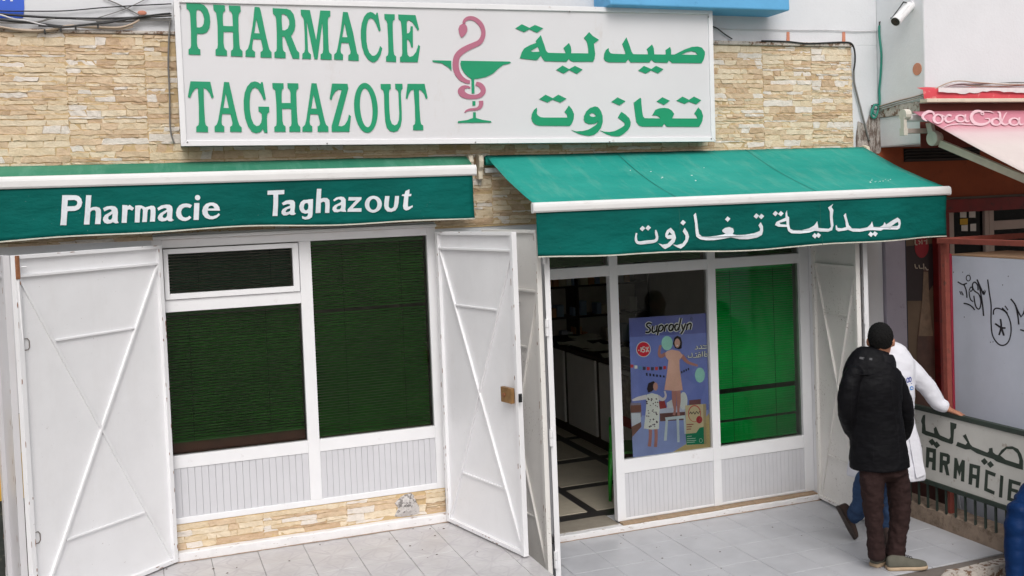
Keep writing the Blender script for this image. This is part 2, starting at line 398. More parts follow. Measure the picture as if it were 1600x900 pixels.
# kerbs and sill
mb = MB(); n = 34
def uneven(x0, x1, y0, y1, z0, z1, n, amp):
    q = MB(); rings = []; rs = random.Random(3)
    for i in range(n+1):
        x = x0+(x1-x0)*i/n; d = rs.uniform(-amp, amp); e = rs.uniform(-amp, amp)
        rings.append([(x, y1, z0), (x, y0+e, z0), (x, y0+e*.6, z1-.006+d), (x, y0+.008, z1+d), (x, y1, z1+d*.3)])
    return q.loft(rings)
uneven(.10, 2.12, -.065, .0, FZ-.01, .352, 34, .0035).build('kerb', KERB, bld)
uneven(2.96, 5.45, -.085, .0, -.01, .046, 40, .003).build('kerb', KERB, bld)
DIRT = mat('brown_joint_dirt', rgb(158, 138, 122), .95, .25, 14, .5, 60)
for a, b, y, z in ((.10, 2.12, -.078, FZ), (3.0, 5.45, -.098, 0)):
    q = MB(); rs = random.Random(6); vs_ = []
    for i in range(61):
        x = a+(b-a)*i/60; vs_ += [(x, y+.016, z+.0035), (x, y-rs.uniform(0, .010), z+.0022)]
    q.add(vs_, [(2*i, 2*i+1, 2*i+3, 2*i+2) for i in range(60)]); q.build('dirty_joint', DIRT, bld)
TAN = mat('brown_sill_tile', rgb(158, 134, 108), .7, .18, 12, .3, 50, stretch=(6, 1, 1))
x = 3.565
while x < 5.44:
    l = min(.31, 5.44-x); q = MB(); q.box(x, x+l-.003, -.075+random.uniform(-.004, .004), -.002, .047, .062); bev(q.build('sill_tile', TAN, bld), .002, 1); x += l
# ---- aluminium shopfronts
def frame_bar(parent, name, a, b, c_, d_, y0=0.0, y1=.06, m_=None):
    q = MB(); q.box(a, b, y0, y1, c_, d_); return bev(q.build(name, m_ or W_ALU, parent), .0025, 2)
GL_L = glass_mat('window_glass', (.93, .95, .93, 1)); GL_R = glass_mat('shop_glass', (.95, .97, .95, 1))
def pane(parent, a, b, c_, d_, g, y=.03):
    q = MB(); q.box(a-.006, b+.006, y-.0025, y+.0025, c_-.006, d_+.006); return q.build('pane', g, parent)
def boards(parent, a, b, c_, d_, n):
    w_ = (b-a)/n; q = MB(); h = w_/2-.0002
    q.add([(-h, .012, 0), (-h+.0014, .008, 0), (h-.0014, .008, 0), (h, .012, 0), (h, .03, 0), (-h, .03, 0)] + [(-h, .012, d_-c_), (-h+.0014, .008, d_-c_), (h-.0014, .008, d_-c_), (h, .012, d_-c_), (h, .03, d_-c_), (-h, .03, d_-c_)],
          [(0,1,7,6),(1,2,8,7),(2,3,9,8),(3,4,10,9),(4,5,11,10),(5,0,6,11),(0,5,4,3,2,1),(6,7,8,9,10,11)])
    src = q.build('board', W_BOARD, parent, center=False)
    for i in range(n):
        loc = (a+w_*(i+.5), random.uniform(-.0012, .0012), c_)
        if i == 0: src.location = loc; WL[src.name] = Vector(loc)
        else: inst(src, parent, loc)
    q = MB(); q.box(a, b, .031, .04, c_, d_); q.build('board_backing', BLACK, parent)
win = group_empty('shop_window', bld, (1.1, 0, .53)); win['label'] = 'white framed window of dark panes over grooved boards'
frame_bar(win, 'frame_stile', .10, .167, .535, 2.52); frame_bar(win, 'frame_stile', 2.052, 2.12, .535, 2.52)
frame_bar(win, 'top_rail', .167, 2.052, 2.461, 2.519, .001, .059)
frame_bar(win, 'mullion', 1.097, 1.182, .578, 2.461, -.003, .06)
frame_bar(win, 'transom', .167, 1.097, 2.016, 2.101, .001, .058)
for a, b in ((.167, 1.097), (1.182, 2.052)): frame_bar(win, 'middle_rail', a, b, .925, 1.014, .001, .058)
frame_bar(win, 'bottom_rail', .167, 2.052, .536, .578, -.002, .06)
boards(win, .167, 1.097, .578, .925, 20); boards(win, 1.182, 2.052, .578, .925, 20)
pane(win, .167, 1.097, 1.014, 2.016, GL_L); pane(win, 1.182, 2.052, 1.014, 2.461, GL_L)
q = MB()
for a, b, c_, d_ in ((.172, .203, 2.104, 2.453), (1.049, 1.092, 2.104, 2.453), (.203, 1.049, 2.419, 2.453), (.203, 1.049, 2.104, 2.143)): q.box(a, b, -.014, .04, c_, d_)
bev(q.build('sash', W_ALU, win), .002); pane(win, .203, 1.049, 2.143, 2.419, GL_L, .02)
q = MB(); q.box(.11, 2.115, -.055, .001, 2.521, 2.545); q.box(.11, 2.115, -.02, .001, 2.545, 2.56); bev(q.build('lintel_strip', W_DOOR, win), .004)
shop = group_empty('shop_front', bld, (4.2, 0, .06)); shop['label'] = 'white aluminium shopfront with open doorway and two tall panes'
frame_bar(shop, 'door_jamb', 2.961, 3.014, .046, 2.50)
frame_bar(shop, 'post', 3.553, 3.628, .062, 2.43, -.003, .062); frame_bar(shop, 'post', 4.456, 4.532, .062, 2.43, -.003, .062); frame_bar(shop, 'post', 5.365, 5.46, .062, 2.43, -.003, .062)
frame_bar(shop, 'top_rail', 3.014, 5.46, 2.43, 2.50)
for a, b in ((3.014, 3.553), (3.628, 4.456), (4.532, 5.365)):
    frame_bar(shop, 'transom', a, b, 2.060, 2.145, .001, .058); pane(shop, a, b, 2.145, 2.43, GL_R)
    if a > 3.1:
        frame_bar(shop, 'middle_rail', a, b, .447, .556, .001, .058); frame_bar(shop, 'bottom_rail', a, b, .062, .080, .001, .058)
        boards(shop, a, b, .080, .447, 21); pane(shop, a, b, .556, 2.060, GL_R)
q = MB(); q.box(3.014, 3.553, -.02, .24, .040, .050); q.build('threshold', mat('threshold_stone', rgb(150, 142, 130), .6, .1, 14, .2), shop)
# ---- blinds: every slat an object
def blind(name, label, a, b, c_, d_, pitch, m_, y, skip=(), cords=(), tilt=62):
    t_ = thing(name, label, 'blind', ((a+b)/2, y, c_), 'venetian blinds behind the shop glass')
    q = MB(); hw = (b-a)/2; R_ = math.radians(tilt); prof = []
    for i in range(4):
        s_ = (i/3-.5)*.0255; cv = .0022*(1-(2*s_/.0255)**2); prof.append((s_*math.cos(R_)-cv*math.sin(R_), s_*math.sin(R_)+cv*math.cos(R_)))
    vs_ = [(x, yy, z) for x in (-hw, hw) for yy, z in prof]; q.add(vs_, [(0,1,5,4),(1,2,6,5),(2,3,7,6)])
    src = q.build('slat', m_, t_, smooth=True, center=False, fix=False); i = 0; z = c_+.02
    first = True
    while z < d_-.03:
        if i not in skip:
            loc = ((a+b)/2, y+random.uniform(-.001, .001), z)
            if first: o = src; o.location = loc; WL[o.name] = Vector(loc); first = False
            else: o = inst(src, t_, loc)
            o.rotation_euler = (random.uniform(-.05, .05), random.uniform(-.0015, .0015), 0)
        z += pitch; i += 1
    q = MB(); q.box(a, b, y-.014, y+.014, d_-.028, d_-.002); q.build('head_rail', m_, t_)
    q = MB(); q.box(a, b, y-.010, y+.010, c_, c_+.010); q.build('bottom_rail', m_, t_)
    for cx in cords:
        q = MB(); q.tube([(cx, y-.016, d_-.02), (cx+.002, y-.017, (c_+d_)/2), (cx, y-.016, c_)], .0016, 5); q.build('cord', BLACK, t_)
    return t_
BL_D = mat('dark_green_slat', rgb(46, 106, 32), .5, .25, 3); BL_T = mat('bottle_green_slat', rgb(24, 62, 38), .5, .2, 3); BL_G = mat('bright_green_slat', rgb(12, 190, 84), .4, .15, 3)
blind('venetian_blind', 'dark green blind behind the lower left pane, ending above a brown sill', .175, 1.09, 1.085, 2.014, .0205, BL_D, .10, (), (.32, .85), 25)
blind('venetian_blind', 'dark blind behind the small top sash of the left window', .205, 1.047, 2.12, 2.45, .0205, BL_T, .10, (), (.40, .9), 25)
blind('venetian_blind', 'tall dark green blind behind the right pane of the left window', 1.19, 2.045, 1.015, 2.455, .0205, BL_D, .10, (44,), (1.42, 1.86), 25)
blind('venetian_blind', 'bright green blind with gaps between slats, beside the poster', 4.54, 5.36, .56, 2.055, .0205, BL_G, .10, (8, 20, 21), (4.72, 5.15), 36)
blind('venetian_blind', 'dark green blind in the transom over the bright green blind', 4.54, 5.36, 2.15, 2.42, .0205, BL_D, .10)
blind('venetian_blind', 'dark green blind in the transom over the poster pane', 3.635, 4.45, 2.15, 2.42, .0205, BL_D, .10)
blind('venetian_blind', 'dark green blind in the small transom over the open doorway', 3.02, 3.55, 2.15, 2.42, .0205, BL_D, .10)
q = MB(); q.box(.16, 2.06, .062, .40, .93, 1.012); q.box(.168, 1.10, .125, .14, 1.012, 1.10); q.build('window_board', mat('brown_window_board', rgb(96, 58, 44), .6, .15, 8), win)
# ---- rooms behind the glass
INW = mat('room_wall', rgb(196, 190, 180), .85, .1, 3)
mb = MB(); mb.box(-.3, 2.4, 2.4, 2.5, 0, 3); mb.box(-.4, -.3, .25, 2.5, 0, 3); mb.box(2.4, 2.5, .25, 2.5, 0, 3); mb.box(-.4, 2.5, .25, 2.5, 2.9, 3); mb.box(-.4, 2.5, .25, 2.5, .2, .28)
mb.build('storeroom_shell', INW, bld)
mb = MB(); mb.box(2.55, 6.2, 4.55, 4.65, 0, 3); mb.box(2.5, 2.55, .25, 4.65, 0, 3); mb.box(6.15, 6.2, .25, 4.55, 0, 3); mb.box(2.55, 6.15, .25, 4.55, 2.9, 3)
mb.build('sales_room_shell', INW, bld)
mb = MB(); mb.box(2.55, 6.15, .25, 4.55, -.05, .044); mb.box(3.014, 3.553, .24, .25, -.05, .044)
room_floor = mb.build('dark_granite_floor', mat('dark_granite', rgb(60, 58, 58), .3, .2, 40, fine=.3), bld)
BEIGE = mat('beige_floor_tile', rgb(206, 196, 178), .35, .08, 8, fine=.15)
xs = [2.56, 3.46, 3.55, 4.25, 4.36, 6.14]; ys = [.40, 1.05, 1.18, 1.93, 2.08, 2.85, 2.98, 3.75, 3.88, 4.5]
for i in range(0, 6, 2):
    for j in range(0, 10, 2):
        q = MB(); q.box(xs[i], xs[i+1], ys[j], ys[j+1], .044, .049); q.build('floor_tile', BEIGE, room_floor)
# ---- furniture of the sales room
CNT = mat('counter_laminate', rgb(226, 223, 218), .45, .05, 5); WOOD = mat('dark_wood', rgb(58, 44, 36), .5, .25, 6, stretch=(1, 8, 1))
ct = thing('sales_counter', 'dark topped counter with white front panels inside the doorway', 'counter', (4.7, 2.6, .05))
q = MB(); q.box(4.50, 5.0, 1.45, 4.0, .05, 1.0); q.build('carcass', WOOD, ct)
for k in range(3):
    q = MB(); q.box(4.475, 4.498, 1.52+k*.85, 2.27+k*.85, .16, .97); bev(q.build('front_panel', CNT, ct), .003)
q = MB(); q.box(4.44, 5.05, 1.40, 4.05, 1.0, 1.035); bev(q.build('counter_top', WOOD, ct), .004)
pp = MB(); rs = random.Random(2)
for k in range(9):
    x, y, a = 4.62+rs.uniform(-.1, .2), 2.0+k*.17, rs.uniform(-.5, .5); c_, s_ = math.cos(a), math.sin(a); z = 1.037+.006*k
    vv = [];
    for i in range(4):
        for j in range(4):
            u, v = (i/3-.5)*.34, (j/3-.5)*.26; vv.append((x+u*c_-v*s_, y+u*s_+v*c_, z+rs.uniform(0, .028)))
    pp.add(vv, [(i*4+j, i*4+j+1, i*4+j+5, i*4+j+4) for i in range(3) for j in range(3)])
tag(pp.build('paper_heap', mat('paper', rgb(226, 222, 208), .8, .05, 10)), 'crumpled heap of pale papers on the dark counter', 'papers')
sh = thing('medicine_shelf', 'tall dark shelf unit crowded with small boxes along the back', 'shelf', (4.6, 4.4, .05))
for k in range(6):
    q = MB(); q.box(3.3, 6.1, 4.2, 4.54, .45+k*.38, .47+k*.38); q.build('shelf_board', WOOD, sh)
for x in (3.3, 4.2, 5.1, 6.08):
    q = MB(); q.box(x, x+.025, 4.19, 4.545, .05, 2.6); q.build('upright', WOOD, sh)
sh2 = thing('medicine_shelf', 'narrow dark shelf unit just inside the doorway, left of the counter', 'shelf', (4.0, 4.0, .05))
for k in range(6):
    q = MB(); q.box(3.95, 4.34, 3.75, 4.1, .30+k*.34, .32+k*.34); q.build('shelf_board', WOOD, sh2)
for x in (3.93, 4.34):
    q = MB(); q.box(x, x+.02, 3.74, 4.11, .05, 2.3); q.build('upright', WOOD, sh2)
BOXM = [mat('carton_%d' % i, c, .5, .05, 5) for i, c in enumerate((rgb(225, 222, 214), rgb(190, 196, 200), rgb(200, 150, 110), rgb(150, 170, 190), rgb(214, 205, 180)))]
ORD = ('first', 'second', 'third', 'fourth', 'fifth', 'sixth', 'seventh', 'eighth', 'ninth', 'tenth', 'eleventh', 'twelfth', 'thirteenth', 'fourteenth', 'fifteenth', 'sixteenth', 'seventeenth', 'eighteenth', 'nineteenth', 'twentieth', 'last but two', 'last but one', 'last', 'far')
for z0, x0, x1, y0, sh_ in [(.47+k*.38, 4.25, 6.0, 4.25, ORD[k]+' board of the wide back shelf') for k in range(1, 6)]+[(.32+k*.34, 3.97, 4.32, 3.78, ORD[k]+' board of the narrow shelf') for k in range(0, 6)]:
    x = x0; nb_ = 0
    while x < x1-.12:
        w_, h, d_ = random.uniform(.05, .11), random.uniform(.10, .24), random.uniform(.1, .16)
        q = MB(); q.box(x, x+w_, y0, y0+d_, z0+.001, z0+h)
        o = q.build('medicine_box', random.choice(BOXM)); tag(o, {'0': 'white', '1': 'pale grey', '2': 'orange brown', '3': 'bluish', '4': 'cream'}[o.data.materials[0].name[7]]+' carton, '+ORD[nb_]+' from the left on the '+sh_, 'box', 'medicine boxes on the dark shelves'); nb_ += 1
        x += w_+random.uniform(.004, .03) + (.12 if random.random() < .18 else 0)
# leaflet stand behind the post and the green chair
q = MB(); q.box(4.452, 4.468, 1.50, 1.85, .42, .93); o = q.build('notice_board', mat('notice_print', rgb(170, 160, 150), .6, .5, 22)); tag(o, 'printed notice with a red strip fixed to the counter front', 'notice')
q = MB(); q.box(4.449, 4.4515, 1.50, 1.85, .42, .52); q.build('red_strip', mat('red_print', rgb(170, 40, 40), .5), o)
gc = thing('plastic_chair', 'green plastic chair just inside the doorway behind the white post', 'chair', (3.95, .75, .05))
GRN = mat('green_plastic', rgb(40, 150, 40), .35, .05, 4)
_u2, _v2, _p2 = Vector((.43, .90, 0)), Vector((.90, -.43, 0)), Vector((3.757, .574, 0))
def ch_(a, b, z): return _p2+_u2*a+_v2*b+Vector((0, 0, z))
for a, b, da, db in ((0, 0, .02, .03), (.40, 0, -.02, .03), (0, .40, .02, -.03), (.40, .40, -.02, -.03)):
    q = MB(); q.tube([ch_(a, b, .05), ch_(a+da*.3, b+db*.3, .25), ch_(a+da, b+db, .47)], [.013, .02, .024], 8); q.build('leg', GRN, gc, True)
q = MB(); q.obox(ch_(.2, .2, .475), _u2*.21, _v2*.19, (0, 0, .014)); bev(q.build('seat', GRN, gc), .012)
q = MB(); q.obox(ch_(.2, .025, .60), _u2*.19, _v2*.012, (0, 0, .11)); bev(q.build('backrest', GRN, gc), .012)
# ================================================================== BIG SIGN
SY = -.19
sgn = thing('sign_board', 'long white light box sign with green French and Arabic pharmacy lettering', 'sign', (2.39, -.1, 3.13))
TL, BL, BR, TR = (.318, 4.145), (.318, 3.147), (4.452, 3.109), (4.460, 4.172)
FACE = mat('sign_face', (.69, .685, .71, 1), .38, .025, 1.5, dirt=rgb(190, 176, 165), dirt_at=(.62, .92), dscale=4, dstretch=(1, 1, .35))
FRAME = mat('sign_frame', (.80, .80, .82, 1), .35, .04, 5, dirt=rgb(160, 140, 125), dirt_at=(.64, .75), dscale=18)
BOXS = mat('sign_side', rgb(70, 72, 74), .6, .15, 6)
def quadbox(q, P4, y0, y1):
    v = [(x, y, z) for y in (y0, y1) for x, z in P4]; q.add(v, [(0,1,2,3),(7,6,5,4),(0,4,5,1),(1,5,6,2),(2,6,7,3),(3,7,4,0)])
def shrink(P4, d): (a, b, c_, e) = P4; return [(a[0]+d, a[1]-d), (b[0]+d, b[1]+d), (c_[0]-d, c_[1]+d), (e[0]-d, e[1]-d)]
P4 = [TL, BL, BR, TR]
q = MB(); quadbox(q, shrink(P4, .006), SY+.012, -.012); q.build('housing', BOXS, sgn)
q = MB(); quadbox(q, shrink(P4, .036), SY+.002, SY+.010); q.build('face', FACE, sgn)
I4 = shrink(P4, .038)
for k in range(4):
    a, b, c_, d_ = P4[k], P4[(k+1) % 4], I4[(k+1) % 4], I4[k]
    q = MB(); v = [(x, y, z) for y in (SY-.012, SY+.011) for x, z in (a, b, c_, d_)]; q.add(v, [(0,1,2,3),(7,6,5,4),(0,4,5,1),(1,5,6,2),(2,6,7,3),(3,7,4,0)]); bev(q.build('frame_rail', FRAME, sgn), .003)
for x, z in ((.36, 4.10), (.36, 3.19), (1.3, 3.165), (2.4, 3.155), (3.5, 3.14), (4.41, 3.15), (4.42, 4.13), (3.2, 4.14)):
    q = MB(); q.tube([(x, SY-.016, z-.018), (x, SY-.010, z-.018)], .006, 8); q.build('screw', STEEL, sgn)
SGREEN = mat('sign_green_vinyl', rgb(0, 146, 102), .5, .05, 5); SPINK = mat('sign_pink_vinyl', rgb(178, 106, 130), .38, .04, 5)
def on_sign(x, y, d): return at_y(x, y, SY+.001) + Vector((0, -d, 0))
def letter(name, m_, parent, z_, outer, holes=(), th=.005, to3=None):
    q = MB(); q.poly(z_(outer), [z_(h) for h in holes], to3 or on_sign, th); return q.build(name, m_, parent)
L1, L2, L3, L4 = zone(285, 0, 8.41), zone(465, 0, 8), zone(285, 115, 8), zone(475, 115, 8)
def SL(z_, o, *h): letter('letter', SGREEN, sgn, z_, o, h)
SL(L1, [(50,43),(235,50),(285,68),(330,120),(358,200),(366,290),(355,370),(320,425),(270,445),(190,445),(190,560),(197,610),(212,640),(235,652),(236,722),(82,717),(80,650),(105,632),(113,600),(112,420),(103,230),(97,170),(80,130),(55,115)], [(183,150),(190,132),(205,126),(240,140),(270,185),(285,250),(280,310),(258,350),(225,363),(188,362),(182,230)])
SL(L1, [(403,62),(555,70),(562,140),(540,158),(530,190),(530,270),(537,342),(662,345),(660,270),(655,190),(640,155),(615,140),(608,74),(760,78),(766,152),(742,178),(735,230),(738,400),(748,590),(757,640),(790,675),(790,745),(637,738),(638,668),(662,650),(668,620),(664,420),(540,420),(540,560),(548,620),(560,645),(585,668),(586,735),(436,730),(434,655),(458,635),(465,590),(462,350),(452,230),(443,170),(410,130)])
SL(L1, [(948,93),(1012,97),(1030,150),(1090,440),(1125,590),(1142,650),(1170,688),(1172,760),(1026,755),(1026,685),(1052,668),(1058,640),(1030,518),(930,513),(918,600),(918,650),(935,668),(955,685),(953,750),(829,745),(829,672),(860,640),(880,580),(920,350),(940,170)], [(970,250),(1015,440),(943,437)])
SL(L1, [(1185,108),(1370,117),(1420,135),(1460,190),(1480,270),(1483,340),(1470,400),(1445,450),(1425,470),(1475,590),(1505,665),(1535,695),(1535,772),(1448,770),(1340,482),(1312,480),(1315,600),(1322,660),(1335,678),(1355,690),(1355,765),(1210,760),(1208,690),(1232,672),(1240,640),(1240,430),(1232,260),(1222,215),(1190,180)], [(1305,190),(1325,183),(1370,205),(1400,260),(1405,320),(1385,375),(1345,400),(1312,398),(1303,260)])
SL(L2, [(38,122),(152,127),(232,505),(282,132),(407,136),(408,203),(383,220),(377,250),(380,450),(388,620),(395,655),(425,685),(425,748),(286,742),(287,682),(312,662),(320,620),(318,450),(307,285),(248,742),(210,740),(113,265),(120,420),(128,630),(140,658),(165,680),(165,738),(58,735),(60,672),(82,655),(92,620),(88,420),(78,260),(70,225),(42,188)])
SL(L2, [(567,150),(625,153),(690,400),(728,590),(742,665),(762,692),(762,762),(632,755),(634,692),(658,672),(662,645),(637,538),(547,535),(535,620),(540,662),(567,685),(566,750),(456,745),(456,682),(485,655),(500,600),(540,370)], [(587,290),(622,467),(557,465)])
SL(L2, [(908,150),(940,160),(975,190),(985,160),(1000,160),(1038,380),(1015,393),(985,310),(950,245),(915,225),(885,245),(865,310),(857,400),(860,520),(873,600),(895,660),(930,697),(955,698),(985,680),(1010,640),(1030,575),(1057,605),(1035,690),(1000,750),(960,778),(930,778),(880,745),(835,680),(805,590),(790,480),(790,380),(802,290),(830,210),(865,165)])
SL(L2, [(1083,175),(1212,180),(1212,245),(1192,260),(1186,300),(1190,450),(1198,640),(1206,685),(1230,708),(1230,775),(1105,770),(1105,708),(1128,690),(1135,650),(1130,450),(1120,300),(1112,265),(1086,238)])
SL(L2, [(1257,182),(1472,190),(1517,368),(1500,385),(1470,330),(1430,275),(1390,252),(1365,265),(1362,300),(1365,418),(1390,415),(1408,385),(1412,328),(1438,330),(1440,592),(1420,592),(1405,535),(1385,498),(1365,495),(1368,640),(1375,690),(1400,712),(1440,700),(1480,650),(1510,560),(1530,580),(1500,778),(1280,775),(1280,715),(1302,700),(1308,660),(1305,450),(1295,300),(1287,265),(1260,240)])
SL(L3, [(100,97),(348,103),(390,295),(365,310),(340,245),(300,195),(265,180),(270,400),(282,600),(292,645),(320,665),(320,733),(173,730),(173,665),(200,645),(207,605),(205,400),(192,180),(160,190),(125,235),(95,307),(68,290)])
SL(L3, [(520,105),(583,108),(640,370),(690,580),(712,645),(740,675),(740,730),(596,728),(596,665),(620,650),(626,620),(600,506),(497,505),(488,600),(495,640),(523,662),(523,730),(403,728),(402,662),(430,635),(448,580),(490,330)], [(541,245),(580,432),(513,430)])
SL(L3, [(905,97),(945,108),(975,132),(985,105),(1003,107),(1042,318),(1017,333),(985,260),(945,195),(910,175),(875,190),(850,245),(840,340),(842,450),(860,560),(890,630),(925,657),(960,648),(985,610),(993,560),(990,510),(975,485),(953,475),(950,413),(1083,415),(1085,480),(1060,505),(1055,560),(1062,740),(1025,738),(1005,693),(975,730),(920,745),(870,730),(820,660),(785,560),(768,450),(765,340),(778,240),(810,160),(855,110)])
SL(L3, [(1123,118),(1262,121),(1264,185),(1245,200),(1240,240),(1240,368),(1352,368),(1350,240),(1340,205),(1315,180),(1311,120),(1447,122),(1450,185),(1428,205),(1422,240),(1428,450),(1440,610),(1450,645),(1473,668),(1473,728),(1337,728),(1337,668),(1358,652),(1364,620),(1358,440),(1245,440),(1250,590),(1262,640),(1288,662),(1288,728),(1150,728),(1148,668),(1172,650),(1178,610),(1175,420),(1165,260),(1158,210),(1127,180)])
SL(L4, [(93,120),(155,123),(215,400),(258,590),(275,640),(303,665),(303,728),(170,727),(170,662),(195,645),(200,615),(175,510),(78,508),(68,600),(75,640),(103,662),(103,727),(-20,727),(-20,672),(12,640),(28,580),(65,330)], [(118,258),(158,438),(90,437)])
SL(L4, [(350,125),(542,128),(553,185),(428,655),(470,660),(510,640),(545,580),(562,512),(586,535),(565,727),(347,727),(345,655),(470,205),(430,200),(390,225),(360,275),(343,332),(320,318)])
SL(L4, ell(773, 428, 147, 312, 40, .056), ell(777, 428, 78, 243, 36, .07))
SL(L4, [(957,130),(1082,130),(1084,190),(1065,205),(1060,250),(1065,450),(1075,570),(1098,630),(1130,648),(1165,632),(1185,580),(1190,500),(1180,250),(1172,212),(1142,190),(1138,128),(1228,128),(1232,190),(1212,210),(1210,260),(1220,480),(1220,580),(1205,660),(1170,715),(1120,730),(1075,720),(1035,680),(1015,600),(1005,450),(1000,260),(990,210),(960,190)])
SL(L4, [(1293,128),(1505,128),(1543,300),(1525,320),(1500,255),(1465,212),(1435,200),(1440,400),(1453,590),(1462,632),(1488,650),(1490,708),(1363,708),(1363,648),(1385,630),(1390,590),(1385,400),(1370,200),(1335,210),(1310,255),(1290,320),(1272,305)])
A1, A2, A3, A4, R3, R2 = zone(800, 20, 10), zone(940, 20, 8.889), zone(820, 130, 10), zone(950, 130, 10), zone(800, 0, 4), zone(400, 0, 4)
SL(A1, [(447,350),(500,500),(530,595),(560,625),(835,633),(825,590),(802,552),(885,473),(915,530),(925,590),(920,632),(1190,635),(1188,560),(1175,480),(1160,440),(1122,393),(1202,303),(1255,360),(1355,423),(1275,485),(1285,560),(1297,640),(1285,720),(1265,765),(950,765),(915,750),(885,720),(845,765),(510,757),(475,715),(447,668),(400,730),(370,742),(122,712),(150,620),(190,555),(270,510),(378,468),(370,440)], [(290,597),(400,532),(432,608),(310,612)])
SL(A2, [(95,490),(98,530),(120,562),(160,570),(330,575),(325,540),(285,435),(342,343),(380,440),(415,545),(435,575),(645,578),(640,545),(625,505),(698,440),(722,495),(728,578),(888,580),(892,555),(885,520),(948,475),(962,520),(962,580),(1010,580),(1150,510),(1250,475),(1330,468),(1390,485),(1430,540),(1432,580),(1415,650),(1385,700),(975,697),(935,660),(910,695),(740,690),(715,675),(692,650),(660,690),(400,690),(368,645),(330,690),(100,688),(50,670),(28,635),(35,570),(60,515)], [(1105,582),(1180,545),(1245,532),(1300,545),(1333,585)])
SL(A3, [(185,382),(190,430),(182,470),(200,505),(240,530),(290,537),(665,537),(655,490),(620,450),(687,350),(735,410),(765,480),(760,560),(735,625),(700,668),(220,665),(160,645),(115,600),(100,550),(110,480),(140,420)])
SL(A3, [(1095,362),(1140,375),(1185,430),(1212,510),(1215,600),(1190,690),(1140,760),(1080,805),(1010,825),(930,815),(840,790),(725,733),(800,752),(900,748),(990,725),(1070,680),(1120,640),(1148,590),(1110,625),(1060,638),(985,635),(935,610),(918,570),(925,510),(960,440),(1020,385)], [(1003,492),(1045,466),(1085,475),(1110,515),(1060,528),(1025,520)])
SL(A4, [(205,448),(270,490),(330,550),(352,610),(345,670),(310,730),(250,785),(180,828),(130,832),(60,825),(-20,798),(-125,740),(-60,757),(20,762),(110,745),(200,700),(250,665),(262,632),(240,605),(152,537)])
SL(A4, [(500,228),(515,245),(518,320),(530,440),(545,520),(570,547),(815,550),(790,520),(750,503),(692,500),(740,415),(800,392),(870,385),(940,395),(995,430),(1030,480),(998,550),(1392,552),(1380,510),(1345,475),(1407,380),(1455,430),(1482,510),(1470,590),(1440,650),(1415,682),(915,680),(877,630),(845,678),(530,678),(475,655),(440,605),(425,500),(400,305)])
def SD(z_, o): letter('letter_dots', SGREEN, sgn, z_, o)
SD(A1, [(52,243),(150,180),(268,236),(355,190),(485,243),(388,313),(270,258),(185,303)]); SD(R3, [(275,437),(315,410),(355,432),(392,412),(440,435),(405,462),(357,438),(322,460)])
SD(A2, [(507,803),(585,738),(688,782),(752,738),(857,783),(780,842),(685,800),(612,845)]); SD(A3, [(225,250),(320,180),(435,235),(522,180),(648,243),(552,303),(430,256),(352,302)])
SD(A4, [(50,292),(145,222),(270,282),(178,347)]); SD(A4, [(757,285),(847,220),(963,275),(872,340)]); SD(A4, [(1068,272),(1160,210),(1262,260),(1340,210),(1452,266),(1375,330),(1258,287),(1195,325)])
# bowl and snake
emb = group_empty('emblem', sgn, (2.5, SY, 3.2)); emb['label'] = 'green bowl with a pink snake coiled round its stem'
letter('bowl', SGREEN, emb, R2, [(1102,377),(1219,380),(1221,442),(1200,420),(1160,395),(1105,388)])
letter('bowl', SGREEN, emb, R2, [(1280,380),(1585,385),(1592,392),(1580,399),(1545,405),(1515,428),(1480,460),(1435,482),(1385,492),(1362,494),(1365,584),(1348,584),(1346,494),(1325,480),(1300,455),(1283,425),(1277,400)])
letter('stem', SGREEN, emb, R2, [(1352,632),(1370,632),(1370,660),(1352,660)])
letter('foot', SGREEN, emb, R2, [(1357,702),(1372,702),(1373,737),(1410,748),(1468,757),(1470,766),(1262,768),(1262,758),(1320,750),(1356,737)])
S1 = zone(660, 10, 10)
letter('snake_body', SPINK, emb, S1, ribbon([(643,262,40),(665,215,50),(720,185,60),(790,190,65),(860,230,70),(920,300,70),(950,390,65),(940,480,70),(890,560,80),(800,605,85),(700,650,90),(610,705,95),(545,775,95),(520,860,95),(520,950,95),(545,1040,90),(600,1120,80),(680,1170,62),(740,1180,50)]))
letter('snake_head', SPINK, emb, S1, [(628,268),(662,274),(690,310),(700,350),(695,395),(660,450),(615,490),(590,470),(570,410),(563,350),(580,300)], th=.006)
letter('snake_coil', SPINK, emb, S1, ribbon([(835,1205,60),(900,1230,75),(945,1290,80),(940,1350,75),(880,1400,68),(790,1415,65),(700,1405,80),(630,1370,100),(605,1320,105),(640,1270,70),(700,1258,40),(745,1275,22)]))
letter('snake_tail', SPINK, emb, S1, ribbon([(915,1475,65),(915,1530,65),(890,1580,55),(830,1605,42),(750,1612,38),(690,1630,28),(658,1660,10)]))
